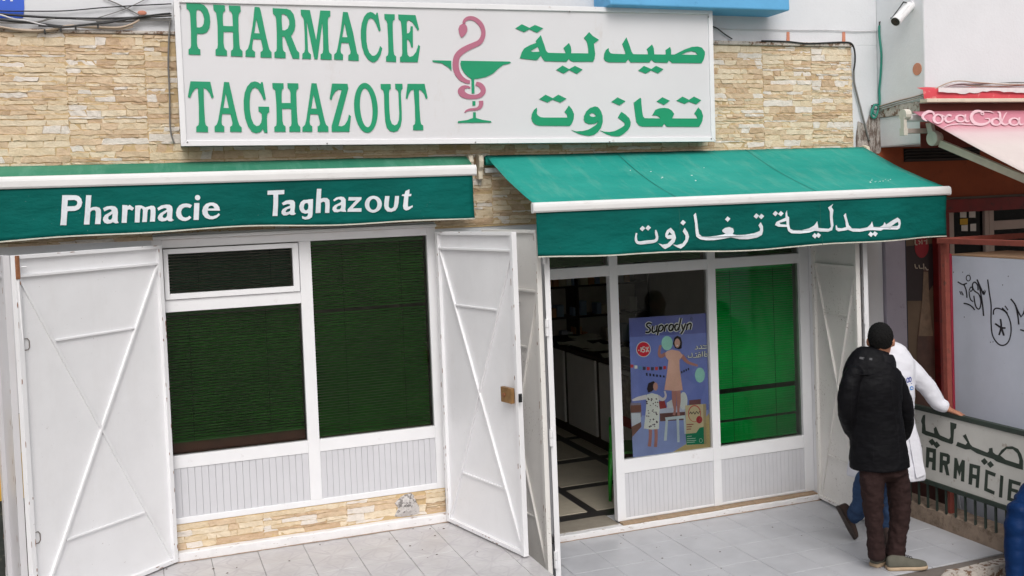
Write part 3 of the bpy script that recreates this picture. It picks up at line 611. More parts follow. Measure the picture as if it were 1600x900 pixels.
# ================================================================== AWNINGS
def cloth_mat(name, c, fade, streak=None):
    mt, t, b = nodes(name)
    col = ramp(t, noise_(t, 2.5, 6, .65, (.5, 1, 1)), [(.3, c), (.75, fade)])
    st = ramp(t, noise_(t, 70, 3, .6), [(.70, (0, 0, 0, 1)), (.76, (.35, .35, .35, 1))]); big = ramp(t, noise_(t, 2.2, 2), [(.55, (0, 0, 0, 1)), (.7, (1, 1, 1, 1))])
    col = mixc(t, mixc(t, 1.0, st, big, 'MULTIPLY'), col, rgb(190, 205, 200))
    if streak: col = mixc(t, ramp(t, noise_(t, 9, 7, .7, streak), [(.5, (0, 0, 0, 1)), (.85, (.45, .45, .45, 1))]), col, rgb(126, 176, 160))
    t.links.new(col, b.inputs['Base Color']); b.inputs['Roughness'].default_value = .8; b.inputs['Specular IOR Level'].default_value = .15
    bump(t, b, noise_(t, 5, 4, .55, (1.0, 1, 2.2)), .55, .035); return mt
GCLOTH = cloth_mat('green_awning_cloth', rgb(0, 80, 74), rgb(0, 102, 95)); GTOP = cloth_mat('green_awning_top_cloth', rgb(28, 140, 128), rgb(52, 156, 143), (1.2, .25, .25)); GTOP2 = cloth_mat('faded_green_top_cloth', rgb(46, 120, 96), rgb(80, 140, 112), (1.2, .25, .25))  # top cloths coloured lighter than the valance, with the skylight painted in
PAINT = mat('white_letter_paint', rgb(214, 220, 226), .6, .10, 14, dirt=rgb(150, 175, 172), dirt_at=(.62, .8), dscale=30)
BARW = mat('awning_bar', (.75, .745, .745, 1), .35, .04, 4, dirt=rgb(176, 166, 160), dirt_at=(.6, .9), dscale=6, dstretch=(1, 1, 4))
HEM = mat('hem_tape', rgb(196, 196, 184), .7, .15, 30); SEAM = mat('seam_thread', rgb(0, 84, 74), .8)
def wave(x, z, ztop, seed):
    """hang of the valance: soft vertical folds that grow towards the hem"""
    k = max(0, min(1, (ztop-z)/.30))
    return (.013*math.sin(x*3.1+seed)+.008*math.sin(x*7.3+seed*2.1)+.004*math.sin(x*15+seed+z*9))*k + .024*noise.noise(Vector((x*1.9+seed+z*2.5, z*3, seed)))*k+.006*noise.noise(Vector((x*6+z*9, z*6, seed)))*k
def hem(x, seed): return .011*math.sin(x*2.1+seed*1.7)+.006*math.sin(x*5.3+seed)
def awning(label, xa, xb, yw, zw, yf, zf, bar_h, vz, seed, sag, seams, mt_top, grp='green awnings over the shop'):
    t_ = thing('awning', label, 'awning', ((xa+xb)/2, yw, zf), grp)
    # cloth
    q = MB(); nx, ny = 40, 14; vs_ = []
    for j in range(ny+1):
        s_ = j/ny
        for i in range(nx+1):
            x = xa+(xb-xa)*i/nx; z = zw+(zf-zw)*s_ - sag*math.sin(math.pi*s_)*(.8+.2*math.sin(x*2)) + .0035*noise.noise(Vector((x*3, s_*5, seed)))
            vs_.append((x, yw+(yf-yw)*s_, z))
    fs = [(j*(nx+1)+i, j*(nx+1)+i+1, (j+1)*(nx+1)+i+1, (j+1)*(nx+1)+i) for j in range(ny) for i in range(nx)]
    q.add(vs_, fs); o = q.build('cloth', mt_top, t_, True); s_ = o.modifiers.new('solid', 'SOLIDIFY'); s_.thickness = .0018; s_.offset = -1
    for sx in seams:
        r_ = [(sx-.003, yw+(yf-yw)*s/14, zw+(zf-zw)*s/14-sag*math.sin(math.pi*s/14)*(.8+.2*math.sin(sx*2))+.003) for s in range(15)]
        q = MB(); q.add(r_+[(x+.005, y, z) for x, y, z in r_], [(i, i+1, i+16, i+15) for i in range(14)]); q.build('seam', SEAM, o)
    # front bar: rounded aluminium profile
    q = MB(); prof = [(.02, .004), (.006, .012), (-.012, .010), (-.024, -.004), (-.027, -.02), (-.026, -bar_h+.012), (-.018, -bar_h), (.012, -bar_h), (.02, -bar_h+.008)]
    q.loft([[(x, yf+a, zf+b) for a, b in prof] for x in (xa-.012, xb+.012)]); bev(q.build('front_bar', BARW, t_, False), .002, 1)
    for x, s_ in ((xa-.012, -1), (xb+.012, 1)):
        q = MB(); q.loft([[(x+k*s_*.007, yf+a*1.06, zf+b*1.05) for a, b in prof] for k in (0.02, 1)]); bev(q.build('bar_cap', BARW, t_), .003)
    # valance
    zt = zf-bar_h+.006; q = MB(); nx, nz = 120, 10; vs_ = []; hp = []
    for j in range(nz+1):
        for i in range(nx+1):
            x = xa+.008+(xb-xa-.016)*i/nx; zb = vz(x)+hem(x, seed); z = zt+(zb-zt)*j/nz
            vs_.append((x, yf-.004+wave(x, z, zt, seed), z))
            if j == nz: hp.append(vs_[-1])
    q.add(vs_, [(j*(nx+1)+i, j*(nx+1)+i+1, (j+1)*(nx+1)+i+1, (j+1)*(nx+1)+i) for j in range(nz) for i in range(nx)])
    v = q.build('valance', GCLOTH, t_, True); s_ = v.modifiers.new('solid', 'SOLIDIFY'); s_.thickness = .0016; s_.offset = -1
    q = MB(); q.add([(x, y-.0025, z-.004) for x, y, z in hp]+[(x, y-.0025, z+.005) for x, y, z in hp], [(i, i+1, nx+2+i, nx+1+i) for i in range(nx)]); q.build('hem', HEM, v)
    for sx in seams:
        q = MB(); vv = []
        for j in range(9):
            z = zt+(vz(sx)-zt)*j/8; vv += [(sx-.0025, yf-.0068+wave(sx, z, zt, seed), z), (sx+.0025, yf-.0068+wave(sx, z, zt, seed), z)]
        q.add(vv, [(2*i, 2*i+1, 2*i+3, 2*i+2) for i in range(8)]); q.build('seam', SEAM, v)
    def on_val(x, y, d):
        p = at_y(x, y, yf-.004); return Vector((p.x, yf-.0105-d+wave(p.x, p.z, zt, seed), p.z))
    return t_, v, on_val
RYF = -1.05
aw_r, val_r, on_r = awning('wide open green awning with white Arabic lettering, over the doorway', 2.525, 6.03, -.06, 3.045, RYF+.02, 2.664, .058, lambda x: 2.294-(x-2.53)*.0083, 1.3, .03, (3.62, 4.82), GTOP)
LYF = -.25
aw_l, val_l, on_l = awning('rolled up green awning with white French lettering over the left window', -2.2, 2.365, -.05, 3.045, LYF+.02, 2.960, .068, lambda x: 2.57+(x+.8)*.0048, 4.1, -.012, (), GTOP2)
ROLL_ = mat('awning_roller_grey', rgb(170, 172, 170), .5, .1, 8)
for t_, a, b in ((aw_r, 2.52, 6.02), (aw_l, -2.2, 2.36)):
    q = MB(); q.tube([(a, -.055, 3.005), (b, -.055, 3.005)], .036, 14); q.build('roller', GTOP, t_, True)
    q = MB(); q.box(a, b+.02, -.05, -.012, 2.915, 2.95); q.build('torsion_bar', BARW, t_)
CREAM = mat('cream_bracket', rgb(214, 204, 184), .5, .08, 10, dirt=rgb(150, 120, 90), dirt_at=(.6, .75))
for x, t_ in ((2.395, aw_l), (2.475, aw_r), (6.045, aw_r)):
    q = MB(); prof = [(-.01, 3.055), (-.055, 3.062), (-.10, 3.045), (-.112, 3.0), (-.10, 2.955), (-.075, 2.93), (-.075, 2.865), (-.01, 2.865)]
    q.loft([[(x+k, y, z) for y, z in prof] for k in (-.018, .018)]); bev(q.build('end_bracket', CREAM, t_), .006)
# folding arms under the open awning
for xa, xb, xc in ((2.75, 3.75, 2.9), (5.85, 4.85, 5.7)):
    q = MB(); q.tube([(xa, -.08, 2.93), (xb, -.56, 2.80)], .02, 8); q.tube([(xb, -.56, 2.80), (xc, -1.01, 2.64)], .017, 8); q.build('folding_arm', BARW, aw_r, True)
V1, V2, W1, W2, W3, W4 = zone(980, 330, 7.273), zone(1190, 310, 6.957), zone(85, 290, 11.39), zone(215, 290, 11.39), zone(410, 280, 11.39), zone(515, 280, 11.39)
def dens(l, step):
    out = []
    for i in range(len(l)):
        a, b = l[i], l[(i+1) % len(l)]; n = max(1, int(math.hypot(b[0]-a[0], b[1]-a[1])/step))
        out += [(a[0]+(b[0]-a[0])*k/n, a[1]+(b[1]-a[1])*k/n) for k in range(n)]
    return out
def VL(z_, on, val, o, *h): letter('painted_letter', PAINT, val, z_, dens(o, 45), [dens(x, 45) for x in h], .0012, on)
def R_(z_, o, *h): VL(z_, on_r, val_r, o, *h)
def L_(z_, o, *h): VL(z_, on_l, val_l, o, *h)
R_(V1, ribbon([(103,248,16),(97,300,24),(103,340,30),(135,360,34),(220,352,38),(312,338,34),(333,300,28),(322,250,28),(315,213,12)]))
R_(V1, [(485,188),(525,230),(545,300),(530,350),(480,400),(425,430),(400,415),(350,365),(400,380),(450,370),(490,330),(500,312),(450,315),(425,290),(425,255),(445,215)], [(470,235),(500,265),(450,275)])
R_(V1, [(640,188),(675,240),(690,290),(675,345),(640,395),(600,425),(560,410),(510,378),(560,385),(620,365),(650,320),(650,280),(618,228)])
R_(V1, [(770,18),(778,60),(790,200),(800,260),(830,285),(900,290),(1000,280),(1090,265),(1115,255),(1080,235),(1075,215),(1110,190),(1160,180),(1205,195),(1215,230),(1200,262),(1250,272),(1350,268),(1450,250),(1510,225),(1515,200),(1495,160),(1520,125),(1545,170),(1548,220),(1535,270),(1480,300),(1380,318),(1280,318),(1180,297),(1080,315),(980,328),(880,330),(810,318),(770,290),(760,240),(755,130),(745,45)])
for c_ in ((167,197),(230,190),(622,130),(1142,90),(1468,55),(1525,60)): R_(V1, dia(c_[0], c_[1], 31, 4))
R_(V2, [(268,130),(275,190),(292,205),(290,280),(300,330),(330,345),(420,345),(500,325),(560,295),(598,250),(605,320),(640,325),(720,330),(745,310),(738,220),(735,140),(715,100),(770,62),(752,95),(772,125),(765,200),(772,290),(755,345),(710,362),(620,360),(560,350),(500,370),(400,382),(310,378),(280,355),(268,310),(180,308),(145,290),(160,255),(255,210),(255,160)], [(190,265),(262,245),(264,285),(200,280)])
R_(V2, [(905,160),(912,200),(935,290),(965,325),(1050,328),(1130,315),(1170,280),(1185,250),(1195,310),(1260,312),(1300,290),(1315,258),(1330,285),(1400,240),(1460,208),(1490,230),(1497,270),(1480,325),(1450,338),(1300,335),(1270,350),(1190,345),(1140,345),(1050,362),(970,360),(925,340),(880,350),(820,358),(795,340),(795,295),(805,290),(815,320),(860,325),(905,312),(900,250),(882,185)], [(1380,305),(1440,265),(1465,255),(1470,285),(1455,300)])
for c_ in ((147,165),(205,166),(557,406),(598,401),(1160,390),(1205,385)): R_(V2, dia(c_[0], c_[1], 29, 4))
L_(W1, [(142,170),(385,172),(440,190),(480,235),(497,300),(480,370),(440,420),(370,450),(235,455),(228,520),(215,705),(105,705),(120,550)], [(240,260),(360,255),(400,275),(412,310),(395,350),(355,365),(232,370)])
L_(W1, [(565,172),(660,172),(650,300),(642,400),(690,382),(750,378),(805,395),(830,440),(832,560),(820,685),(722,685),(735,560),(738,460),(715,435),(670,440),(640,470),(632,580),(625,692),(525,692),(545,480)])
L_(W1, [(865,405),(930,370),(1010,362),(1080,370),(1120,410),(1132,480),(1125,560),(1125,620),(1145,665),(1090,672),(1040,650),(1000,672),(940,680),(890,660),(865,615),(870,570),(900,525),(960,490),(1020,455),(1015,430),(980,420),(930,440),(890,460)], [(1035,500),(1030,570),(1010,605),(975,610),(955,585),(965,550)])
L_(W1, [(1210,345),(1300,348),(1302,370),(1340,342),(1418,400),(1385,445),(1330,420),(1302,435),(1292,560),(1287,662),(1197,662),(1205,500)])
L_(W2, [(-41,358),(30,352),(70,355),(110,372),(135,388),(180,376),(240,358),(290,362),(315,395),(318,480),(308,640),(218,642),(228,540),(232,440),(215,415),(185,430),(175,470),(165,645),(80,648),(92,540),(95,440),(80,405),(55,410),(45,440),(35,655),(-51,655)])
L_(W2, [(350,400),(420,355),(500,338),(570,340),(610,370),(622,420),(615,500),(612,580),(625,605),(650,612),(600,635),(555,635),(525,610),(490,630),(430,638),(380,620),(357,580),(365,540),(400,495),(460,460),(515,430),(510,405),(470,400),(420,420),(370,445)], [(525,465),(522,540),(500,570),(465,580),(443,555),(455,520)])
L_(W2, [(965,350),(935,398),(890,385),(840,385),(795,410),(772,460),(778,510),(805,555),(850,570),(890,560),(920,535),(955,570),(910,610),(850,630),(790,625),(730,595),(690,540),(683,480),(700,410),(740,355),(800,325),(870,318),(925,328)])
L_(W2, [(1005,312),(1097,310),(1085,610),(993,612)]); L_(W2, ell(1065, 215, 48, 48, 18))
L_(W2, [(1462,445),(1240,445),(1250,500),(1290,540),(1340,545),(1400,525),(1440,490),(1462,520),(1410,570),(1340,598),(1270,598),(1200,570),(1155,510),(1145,450),(1165,380),(1215,325),(1280,302),(1350,302),(1410,330),(1450,380)], [(1250,410),(1265,375),(1300,355),(1340,365),(1365,405)])
L_(W3, [(90,205),(390,190),(388,265),(280,272),(278,450),(272,655),(183,655),(195,450),(195,275),(90,278)])
L_(W3, [(345,425),(420,380),(490,368),(550,375),(578,410),(580,480),(570,560),(575,600),(600,610),(560,638),(510,638),(485,620),(430,645),(380,645),(345,615),(340,575),(365,530),(420,500),(490,470),(490,445),(450,440),(400,455),(370,465)], [(500,515),(495,560),(465,582),(425,588),(412,570),(440,535)])
L_(W3, [(655,480),(680,410),(730,370),(790,368),(825,360),(900,352),(898,480),(895,620),(880,680),(830,710),(760,718),(710,700),(705,655),(760,672),(800,660),(815,620),(810,605),(760,615),(700,595),(665,545)], [(745,450),(770,425),(805,425),(820,470),(812,530),(785,555),(755,550),(735,510)])
L_(W3, [(968,172),(1047,172),(1040,345),(1090,332),(1150,335),(1190,370),(1197,450),(1190,600),(1113,600),(1120,470),(1112,410),(1080,398),(1040,420),(1035,600),(948,603),(955,400)])
L_(W4, [(62,370),(120,325),(200,310),(255,320),(285,360),(287,450),(280,540),(297,580),(240,580),(195,570),(140,588),(80,585),(48,545),(55,500),(95,460),(150,435),(205,405),(200,370),(160,355),(115,375),(82,395)], [(205,460),(203,510),(180,535),(135,538),(118,515),(145,480)])
L_(W4, [(340,318),(568,320),(565,360),(412,518),(572,515),(570,580),(318,580),(325,535),(470,378),(332,380)])
L_(W4, ell(780, 445, 150, 150, 30), ell(780, 448, 72, 98, 24))
L_(W4, [(985,300),(1062,300),(1050,420),(1050,490),(1075,520),(1110,520),(1140,490),(1150,400),(1158,300),(1228,298),(1222,420),(1205,500),(1170,555),(1100,582),(1030,575),(985,530),(970,470),(975,380)])
L_(W4, [(1415,180),(1412,265),(1450,262),(1440,300),(1395,305),(1385,420),(1385,480),(1400,492),(1470,465),(1468,495),(1400,545),(1350,558),(1310,530),(1300,480),(1310,400),(1318,305),(1275,295),(1290,270),(1325,268),(1345,210)])
# ================================================================== FOLDING STEEL DOORS
RUST = mat('rusty_steel', rgb(140, 92, 62), .8, .3, 30, .6, 80); BRASS = mat('old_brass', rgb(160, 124, 82), .42, .2, 25, metal=.7)
SHADE_W = white_paint('grey_white_enamel', (.60, .59, .61, 1), .66)  # white enamel greyed: the shade on the second leaf is in the colour
def leaf(door, p0, p1, z0, z1, m_, flip=False, band=.125, braces=True, st=.034, th=.017, rigid=True):
    """one steel leaf from hinge p0 to free edge p1; frame and bracing on the side that faces the street"""
    a, b = Vector((*p0, 0)), Vector((*p1, 0)); s_ = (b-a).normalized(); L = (b-a).length; n = Vector((s_.y, -s_.x, 0))
    if n.dot(CAM-a) < 0: n = -n
    if flip: n = -n
    Zv = Vector((0, 0, 1))
    def P(s, z, d=0): return a+s_*s+n*d+Zv*z
    q = MB(); q.obox(P(L/2, (z0+z1)/2, 0), s_*(L/2-.002), n*.0015, Zv*((z1-z0)/2-.002)); lf = q.build('leaf', m_, door)
    def bar(name, A, B, hw, d0, d1):
        A2, B2 = P(*A, (d0+d1)/2), P(*B, (d0+d1)/2); t_ = (B2-A2).normalized(); w_ = t_.cross(n)
        q = MB(); q.bar(A2, B2, w_*hw, n*((d1-d0)/2)); return bev(q.build(name, m_, lf), .002, 2)
    bar('stile', (st/2, z0), (st/2, z1), st/2, -.012, .026); bar('stile', (L-st/2, z0), (L-st/2, z1), st/2, -.012, .026)
    bar('rail', (st, z1-.012), (L-st, z1-.012), .012, -.010, .024); bar('rail', (st, z0+.014), (L-st, z0+.014), .014, -.010, .024)
    zt = z1-band; bar('rail', (st, zt), (L-st, zt), .008, .0015, .022)
    if braces:
        bar('brace', (st, zt-.01), (L-st, z0+.03), .0085, .0015, .019)
        bar('brace', (L-st, zt-.01), (st, z0+.03), .0085, .0017, .0165)
        H = zt-z0; w_ = L-2*st
        for k, f_ in ((.80, .20), (.20, .20)): bar('spreader', (st+w_*f_+.01, z0+H*k), (L-st-w_*f_-.01, z0+H*k), .0065, .0016, .015)
    ch = MB(); rc = random.Random(int(abs(p0[0])*1000)+7)
    for k in range(44):
        if rc.random() < .75: s0, z = rc.choice((.004, st-.004, L-st+.004, L-.004)), rc.uniform(z0, z1); w_, h = rc.uniform(.002, .0055), rc.uniform(.005, .034)
        else: s0, z = rc.uniform(st, L-st), rc.choice((z0+.022, z0+.006, z1-.004)); w_, h = rc.uniform(.006, .03), rc.uniform(.0015, .004)
        m0 = len(ch.v); ring = [P(s0+w_*math.cos(q_)*rc.uniform(.5, 1), z+h*math.sin(q_)*rc.uniform(.5, 1), .0268) for q_ in [2*math.pi*i_/7 for i_ in range(7)]]; ch.add(ring, [tuple(range(7))])
    ch.build('rust_chips', RUST, lf)
    return lf, P, n, s_
def hinge(parent, p, h=.085, r=.011, m_=None):
    q = MB(); p = Vector(p); q.tube([p, p+Vector((0, 0, h*.48))], r, 10); q.tube([p+Vector((0, 0, h*.52)), p+Vector((0, 0, h))], r, 10); q.build('hinge', m_ or W_DOOR, parent, False)
# --- left door
d1 = thing('folding_door', 'white steel door leaf with crossed braces, folded out left of the window', 'door', (.15, -.05, FZ), 'white folding steel doors')
lf, P, n, s_ = leaf(d1, (.150, -.062), (-.690, -.775), FZ+.012, 2.487, W_DOOR)
for z in (.45, 1.3, 2.25): hinge(d1, (.150, -.045, z))
q = MB(); p = P(.30, 0, 0)
L = 1.102
def onleaf(px, py): return at_plane(px, py, P(0, 0, .004), n)
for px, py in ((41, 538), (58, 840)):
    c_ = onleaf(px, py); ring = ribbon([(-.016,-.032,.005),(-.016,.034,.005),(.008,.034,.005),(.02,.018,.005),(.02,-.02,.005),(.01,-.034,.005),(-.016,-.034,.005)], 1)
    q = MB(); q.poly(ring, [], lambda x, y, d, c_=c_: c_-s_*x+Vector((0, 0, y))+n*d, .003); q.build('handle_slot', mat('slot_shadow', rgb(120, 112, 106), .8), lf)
c_ = onleaf(23, 418); q = MB(); q.obox(c_+n*.022, s_*.012, n*.012, Vector((0, 0, .07))); bev(q.build('bolt', RUST, lf), .004)
q = MB(); q.tube([c_+n*.026+Vector((0, 0, -.06)), onleaf(33, 535)+n*.02], .005, 8); q.tube([c_+n*.03-s_*.02, c_+n*.03-s_*.055], .006, 8); q.build('bolt_rod', W_DOOR, lf)
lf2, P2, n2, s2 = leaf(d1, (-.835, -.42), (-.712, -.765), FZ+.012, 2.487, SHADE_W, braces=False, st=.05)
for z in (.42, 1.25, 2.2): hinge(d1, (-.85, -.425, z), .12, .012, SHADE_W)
# --- door right of the window
d2 = thing('folding_door', 'white steel door leaf with a brass lock, standing open between window and doorway', 'door', (2.12, -.06, FZ), 'white folding steel doors')
lf, P, n, s_ = leaf(d2, (2.118, -.072), (2.362, -1.07), FZ+.014, 2.487, W_DOOR)
for z in (.42, 1.3, 2.3): hinge(d2, (2.112, -.075, z))
c_ = at_plane(797, 617, P(0, 0, .03), n); q = MB(); q.obox(c_+n*.012-s_*.012, s_*.062, n*.016, Vector((0, 0, .052))); bev(q.build('lock', BRASS, lf), .004)
q = MB(); q.tube([c_+n*.028-s_*.03, c_+n*.036-s_*.03], .014, 12); q.build('keyhole', RUST, lf)
q = MB(); q.obox(at_plane(813, 622, P(0, 0, .03), n), s_*.004, n*.012, Vector((0, 0, .028))); q.build('strike_plate', BLACK, lf)
# --- pair left of the doorway
d3 = thing('folding_door', 'narrow two leaf white steel door folded up left of the dark doorway', 'door', (3.0, -.05, 0), 'white folding steel doors')
lf, P, n, s_ = leaf(d3, (2.615, -.860), (2.47, -.12), .03, 2.487, W_DOOR2, band=.43)
q = MB(); q.ball(at_plane(810, 474, P(0, 0, .02), n), .012, .012, .012, 8, 6); q.build('bolt_head', STEEL, lf)
lf, P, n, s_ = leaf(d3, (2.985, -.075), (2.665, -.885), .03, 2.487, W_DOOR, braces=True)
for z in (.12, .98, 1.75, 2.25): hinge(d3, (2.640, -.888, z), .115, .013)
# --- pair right of the shopfront
d4 = thing('folding_door', 'white steel door leaf with crossed braces behind the man in the black jacket', 'door', (5.45, -.1, 0), 'white folding steel doors')
lf, P, n, s_ = leaf(d4, (5.462, -.075), (5.395, -.74), .02, 2.487, W_DOOR2, band=.43)
leaf(d4, (5.47, -.74), (5.56, -.08), .02, 2.487, W_DOOR, braces=False)
for z in (.4, 1.6): hinge(d4, (5.436, -.752, z))
for p in ((5.55, -.05),):
    q = MB(); q.box(5.462, 5.50, -.07, .003, .01, 2.5); bev(q.build('door_frame', W_DOOR, d4), .003)
# ================================================================== POSTER
Q = zone(970, 480, 3.747); PY = .046
po = thing('poster', 'blue vitamin poster with a woman holding balloons, taped inside the shop glass', 'poster', (4.05, PY, .6))
PM = {}
def pm(c):
    if c not in PM: PM[c] = mat('poster_ink_%d' % len(PM), rgb(*[min(250, v*1.14) for v in c]), .4, .10, 5)
    return PM[c]
_lay = [0]
def pp_(name, c, outline, holes=(), par=None, up=True):
    if up: _lay[0] += 1
    k = _lay[0]
    def to3(x, y, d): p = at_y(x, y, PY); return Vector((p.x, PY-.0001*k-d, p.z))
    q = MB(); q.poly(Q(outline), [Q(h) for h in holes], to3, .00004); return q.build(name, pm(c), par or po)
def ps_(name, c, pts, w_, par=None, k=4): return pp_(name, c, ribbon([(x, y, w_) for x, y in pts], k), (), par)
sheet = pp_('sheet', (112, 124, 194), [(48,65),(505,35),(526,820),(72,882)])
pp_('print', (94, 100, 166), [(48,65),(505,35),(508,150),(52,175)], par=sheet)
pp_('print', (142, 154, 208), [(60,640),(520,600),(526,820),(72,882)], par=sheet)
pp_('print', (128, 120, 140), [(55,560),(118,560),(122,640),(60,690)], par=sheet); pp_('print', (112, 72, 66), [(57,575),(118,572),(120,612),(58,618)], par=sheet)
pp_('print', (196, 200, 222), [(60,620),(115,620),(118,670),(66,700)], par=sheet); pp_('print', (120, 84, 78), [(62,700),(118,672),(120,700),(66,760)], par=sheet)
pp_('print', (186, 190, 216), [(225,590),(380,575),(382,612),(228,622)], par=sheet); pp_('print', (104, 70, 70), [(228,622),(375,612),(376,660),(230,668)], par=sheet)
pp_('print', (150, 60, 62), [(222,552),(255,545),(268,590),(228,596)], par=sheet); pp_('print', (210, 212, 226), ell(366, 548, 24, 52, 18), par=sheet)
pp_('print', (120, 80, 84), [(400,545),(468,538),(468,570),(400,575)], par=sheet); pp_('print', (206, 206, 222), [(268,560),(300,540),(308,588),(272,590)], par=sheet)
pp_('print', (190, 168, 120), [(310,845),(400,790),(500,640),(522,612),(526,820),(290,852)], par=sheet)
for i, c in enumerate(((190,60,66),(226,226,226),(90,140,180),(60,60,80),(190,60,66),(60,60,80),(190,70,70),(50,50,70),(190,60,66))):
    x = 56+i*24; y = 345+10*math.sin(i*.4)+i*1.2; pp_('flag', c, [(x,y-10),(x+17,y-9),(x+17,y+9),(x,y+10)], par=sheet, up=(i == 0))
for i in range(6): pp_('flag', (40,40,60), [(146+i*20,384+i*3),(156+i*20,385+i*3),(157+i*20,402+i*2),(147+i*20,401+i*2)], par=sheet, up=(i == 0))
for i in range(4): pp_('flag', (40,40,60), [(352+i*13,375-i*6),(360+i*13,372-i*6),(361+i*13,385-i*6),(353+i*13,388-i*6)], par=sheet, up=False)
SK = (176, 122, 118)
# white stool, woman, child
for o in ([(258,645),(375,632),(378,650),(262,662)], [(262,655),(276,655),(268,780),(252,782)], [(325,650),(340,648),(344,790),(330,790)], [(366,640),(376,640),(384,740),(372,742)]): pp_('stool', (196, 206, 228), o, par=sheet)
pp_('woman_arm', SK, ribbon([(262,272,22),(232,288,20),(224,262,16),(232,222,14)]), par=sheet); pp_('woman_arm', SK, ribbon([(355,282,24),(392,322,18),(450,342,12)]), par=sheet)
pp_('woman_leg', SK, ribbon([(310,480,26),(312,550,24),(316,600,14),(310,632,16)]), par=sheet); pp_('woman_leg', SK, ribbon([(336,480,26),(338,550,24),(336,600,14),(338,634,16)]), par=sheet)
pp_('woman_dress', (218, 170, 158), [(272,256),(300,248),(342,256),(362,282),(350,300),(342,310),(344,360),(362,486),(310,490),(254,484),(270,380),(278,310),(262,292),(258,268)], par=sheet)
pp_('woman_hair', (36, 26, 34), [(312,180),(330,166),(350,176),(358,205),(355,240),(340,246),(318,240),(304,214)], par=sheet)
pp_('woman_face', (206, 160, 150), ell(330, 210, 16, 27, 18), par=sheet); pp_('woman_smile', (240, 232, 230), [(322,222),(338,220),(331,229)], par=sheet)
pp_('balloon', (156, 208, 200), ell(270, 210, 33, 42, 24), par=sheet); pp_('balloon', (150, 204, 196), ell(462, 397, 29, 44, 24), par=sheet)
pp_('child_leg', SK, ribbon([(172,705,20),(172,760,18),(166,815,20)]), par=sheet); pp_('child_leg', SK, ribbon([(204,705,20),(206,760,18),(202,818,18)]), par=sheet)
pp_('child_arm', (214, 206, 212), ribbon([(150,525,28),(100,535,22),(66,545,10)]), par=sheet); pp_('child_arm', (206, 198, 206), ribbon([(215,525,26),(245,540,18),(262,520,12),(255,490,10)]), par=sheet)
pp_('child_dress', (224, 218, 224), [(150,512),(180,502),(218,512),(226,600),(222,712),(180,716),(134,710),(146,600)], par=sheet)
rs = random.Random(4)
for i in range(34):
    x, y = rs.uniform(148, 215), rs.uniform(520, 705); r_ = rs.uniform(4, 7); pp_('dress_spot', (70, 50, 70), [(x-r_,y),(x,y-r_*.8),(x+r_,y+2),(x,y+r_)], par=sheet, up=(i == 0))
pp_('child_hair', (52, 38, 44), [(160,445),(190,432),(205,445),(200,470),(182,492),(160,500),(152,478)], par=sheet); pp_('child_face', (196, 146, 138), ell(202, 464, 14, 24, 16), par=sheet)
# carton in the corner
pp_('carton', (206, 190, 158), [(376,575),(496,565),(498,800),(382,808)], par=sheet); pp_('carton_side', (176, 156, 120), [(480,568),(498,566),(500,800),(486,802)], par=sheet)
pp_('carton_label', (30, 130, 96), [(378,742),(440,735),(460,705),(484,700),(486,800),(384,806)], par=sheet)
pp_('carton_ring', (196, 90, 86), ell(430, 622, 38, 50, 24), [ell(430, 624, 33, 45, 24)], par=sheet); pp_('carton_seal', (176, 50, 58), ell(458, 658, 18, 22, 18), par=sheet)
ps_('carton_text', (50, 44, 48), [(400,625),(408,612),(414,625),(424,612),(432,626),(442,610),(452,622),(460,608)], 4, sheet)
for y, l in ((684, 40), (698, 30), (712, 26)): pp_('carton_text', (150, 60, 56), [(384,y),(384+l,y-2),(384+l,y+3),(384,y+5)], par=sheet, up=False)
for y, l in ((755, 28), (768, 50), (780, 54), (790, 46)): pp_('carton_text', (200, 220, 210), [(386,y),(386+l,y-3),(386+l,y),(386,y+3)], par=sheet, up=(y == 755))
pp_('carton_mark', (200, 220, 210), ell(467, 780, 10, 13, 14), [ell(467, 780, 8, 11, 14)], par=sheet)
# red price roundel
pp_('roundel_rim', (236, 214, 220), ell(131, 246, 43, 46, 28), par=sheet); pp_('roundel', (206, 38, 62), ell(131, 246, 39, 42, 28), par=sheet)
for s in ([(100,252),(107,252)], [(113,240),(118,234),(117,262)], [(138,232),(127,234),(126,245),(135,246),(138,254),(132,262),(124,260)], [(160,232),(146,262)]): ps_('roundel_digit', (244, 240, 240), s, 6, sheet, 3)
for c_ in ((147,238),(159,256)): pp_('roundel_digit', (244, 240, 240), ell(c_[0], c_[1], 5, 6, 10), [ell(c_[0], c_[1], 2, 3, 8)], par=sheet, up=False)
# product name
SUP = [[(178,98),(162,92),(150,100),(152,112),(166,122),(170,136),(160,147),(142,146)], [(186,108),(181,138),(190,147),(204,138)], [(211,106),(205,146)], [(224,106),(212,163)], [(222,112),(236,104),(246,114),(240,134),(228,140),(220,136)],
       [(259,104),(252,142)], [(258,114),(266,105),(276,104)], [(303,104),(290,101),(280,116),(282,134),(293,136),(302,122)], [(307,101),(300,138)], [(335,101),(322,100),(314,116),(317,132),(327,134),(336,118)], [(350,62),(335,136)],
       [(354,100),(360,130)], [(377,96),(362,135),(348,156)], [(388,96),(381,133)], [(387,106),(398,95),(409,98),(403,131)]]
for i, s in enumerate(SUP): ps_('name_halo', (236, 236, 244), s, 19, sheet, 3)
for i, s in enumerate(SUP): ps_('name_letter', (20, 18, 24), s, 10, sheet, 3)
pp_('name_mark', (30, 30, 40), ell(411, 68, 7, 9, 12), [ell(411, 68, 5, 7, 12)], par=sheet)
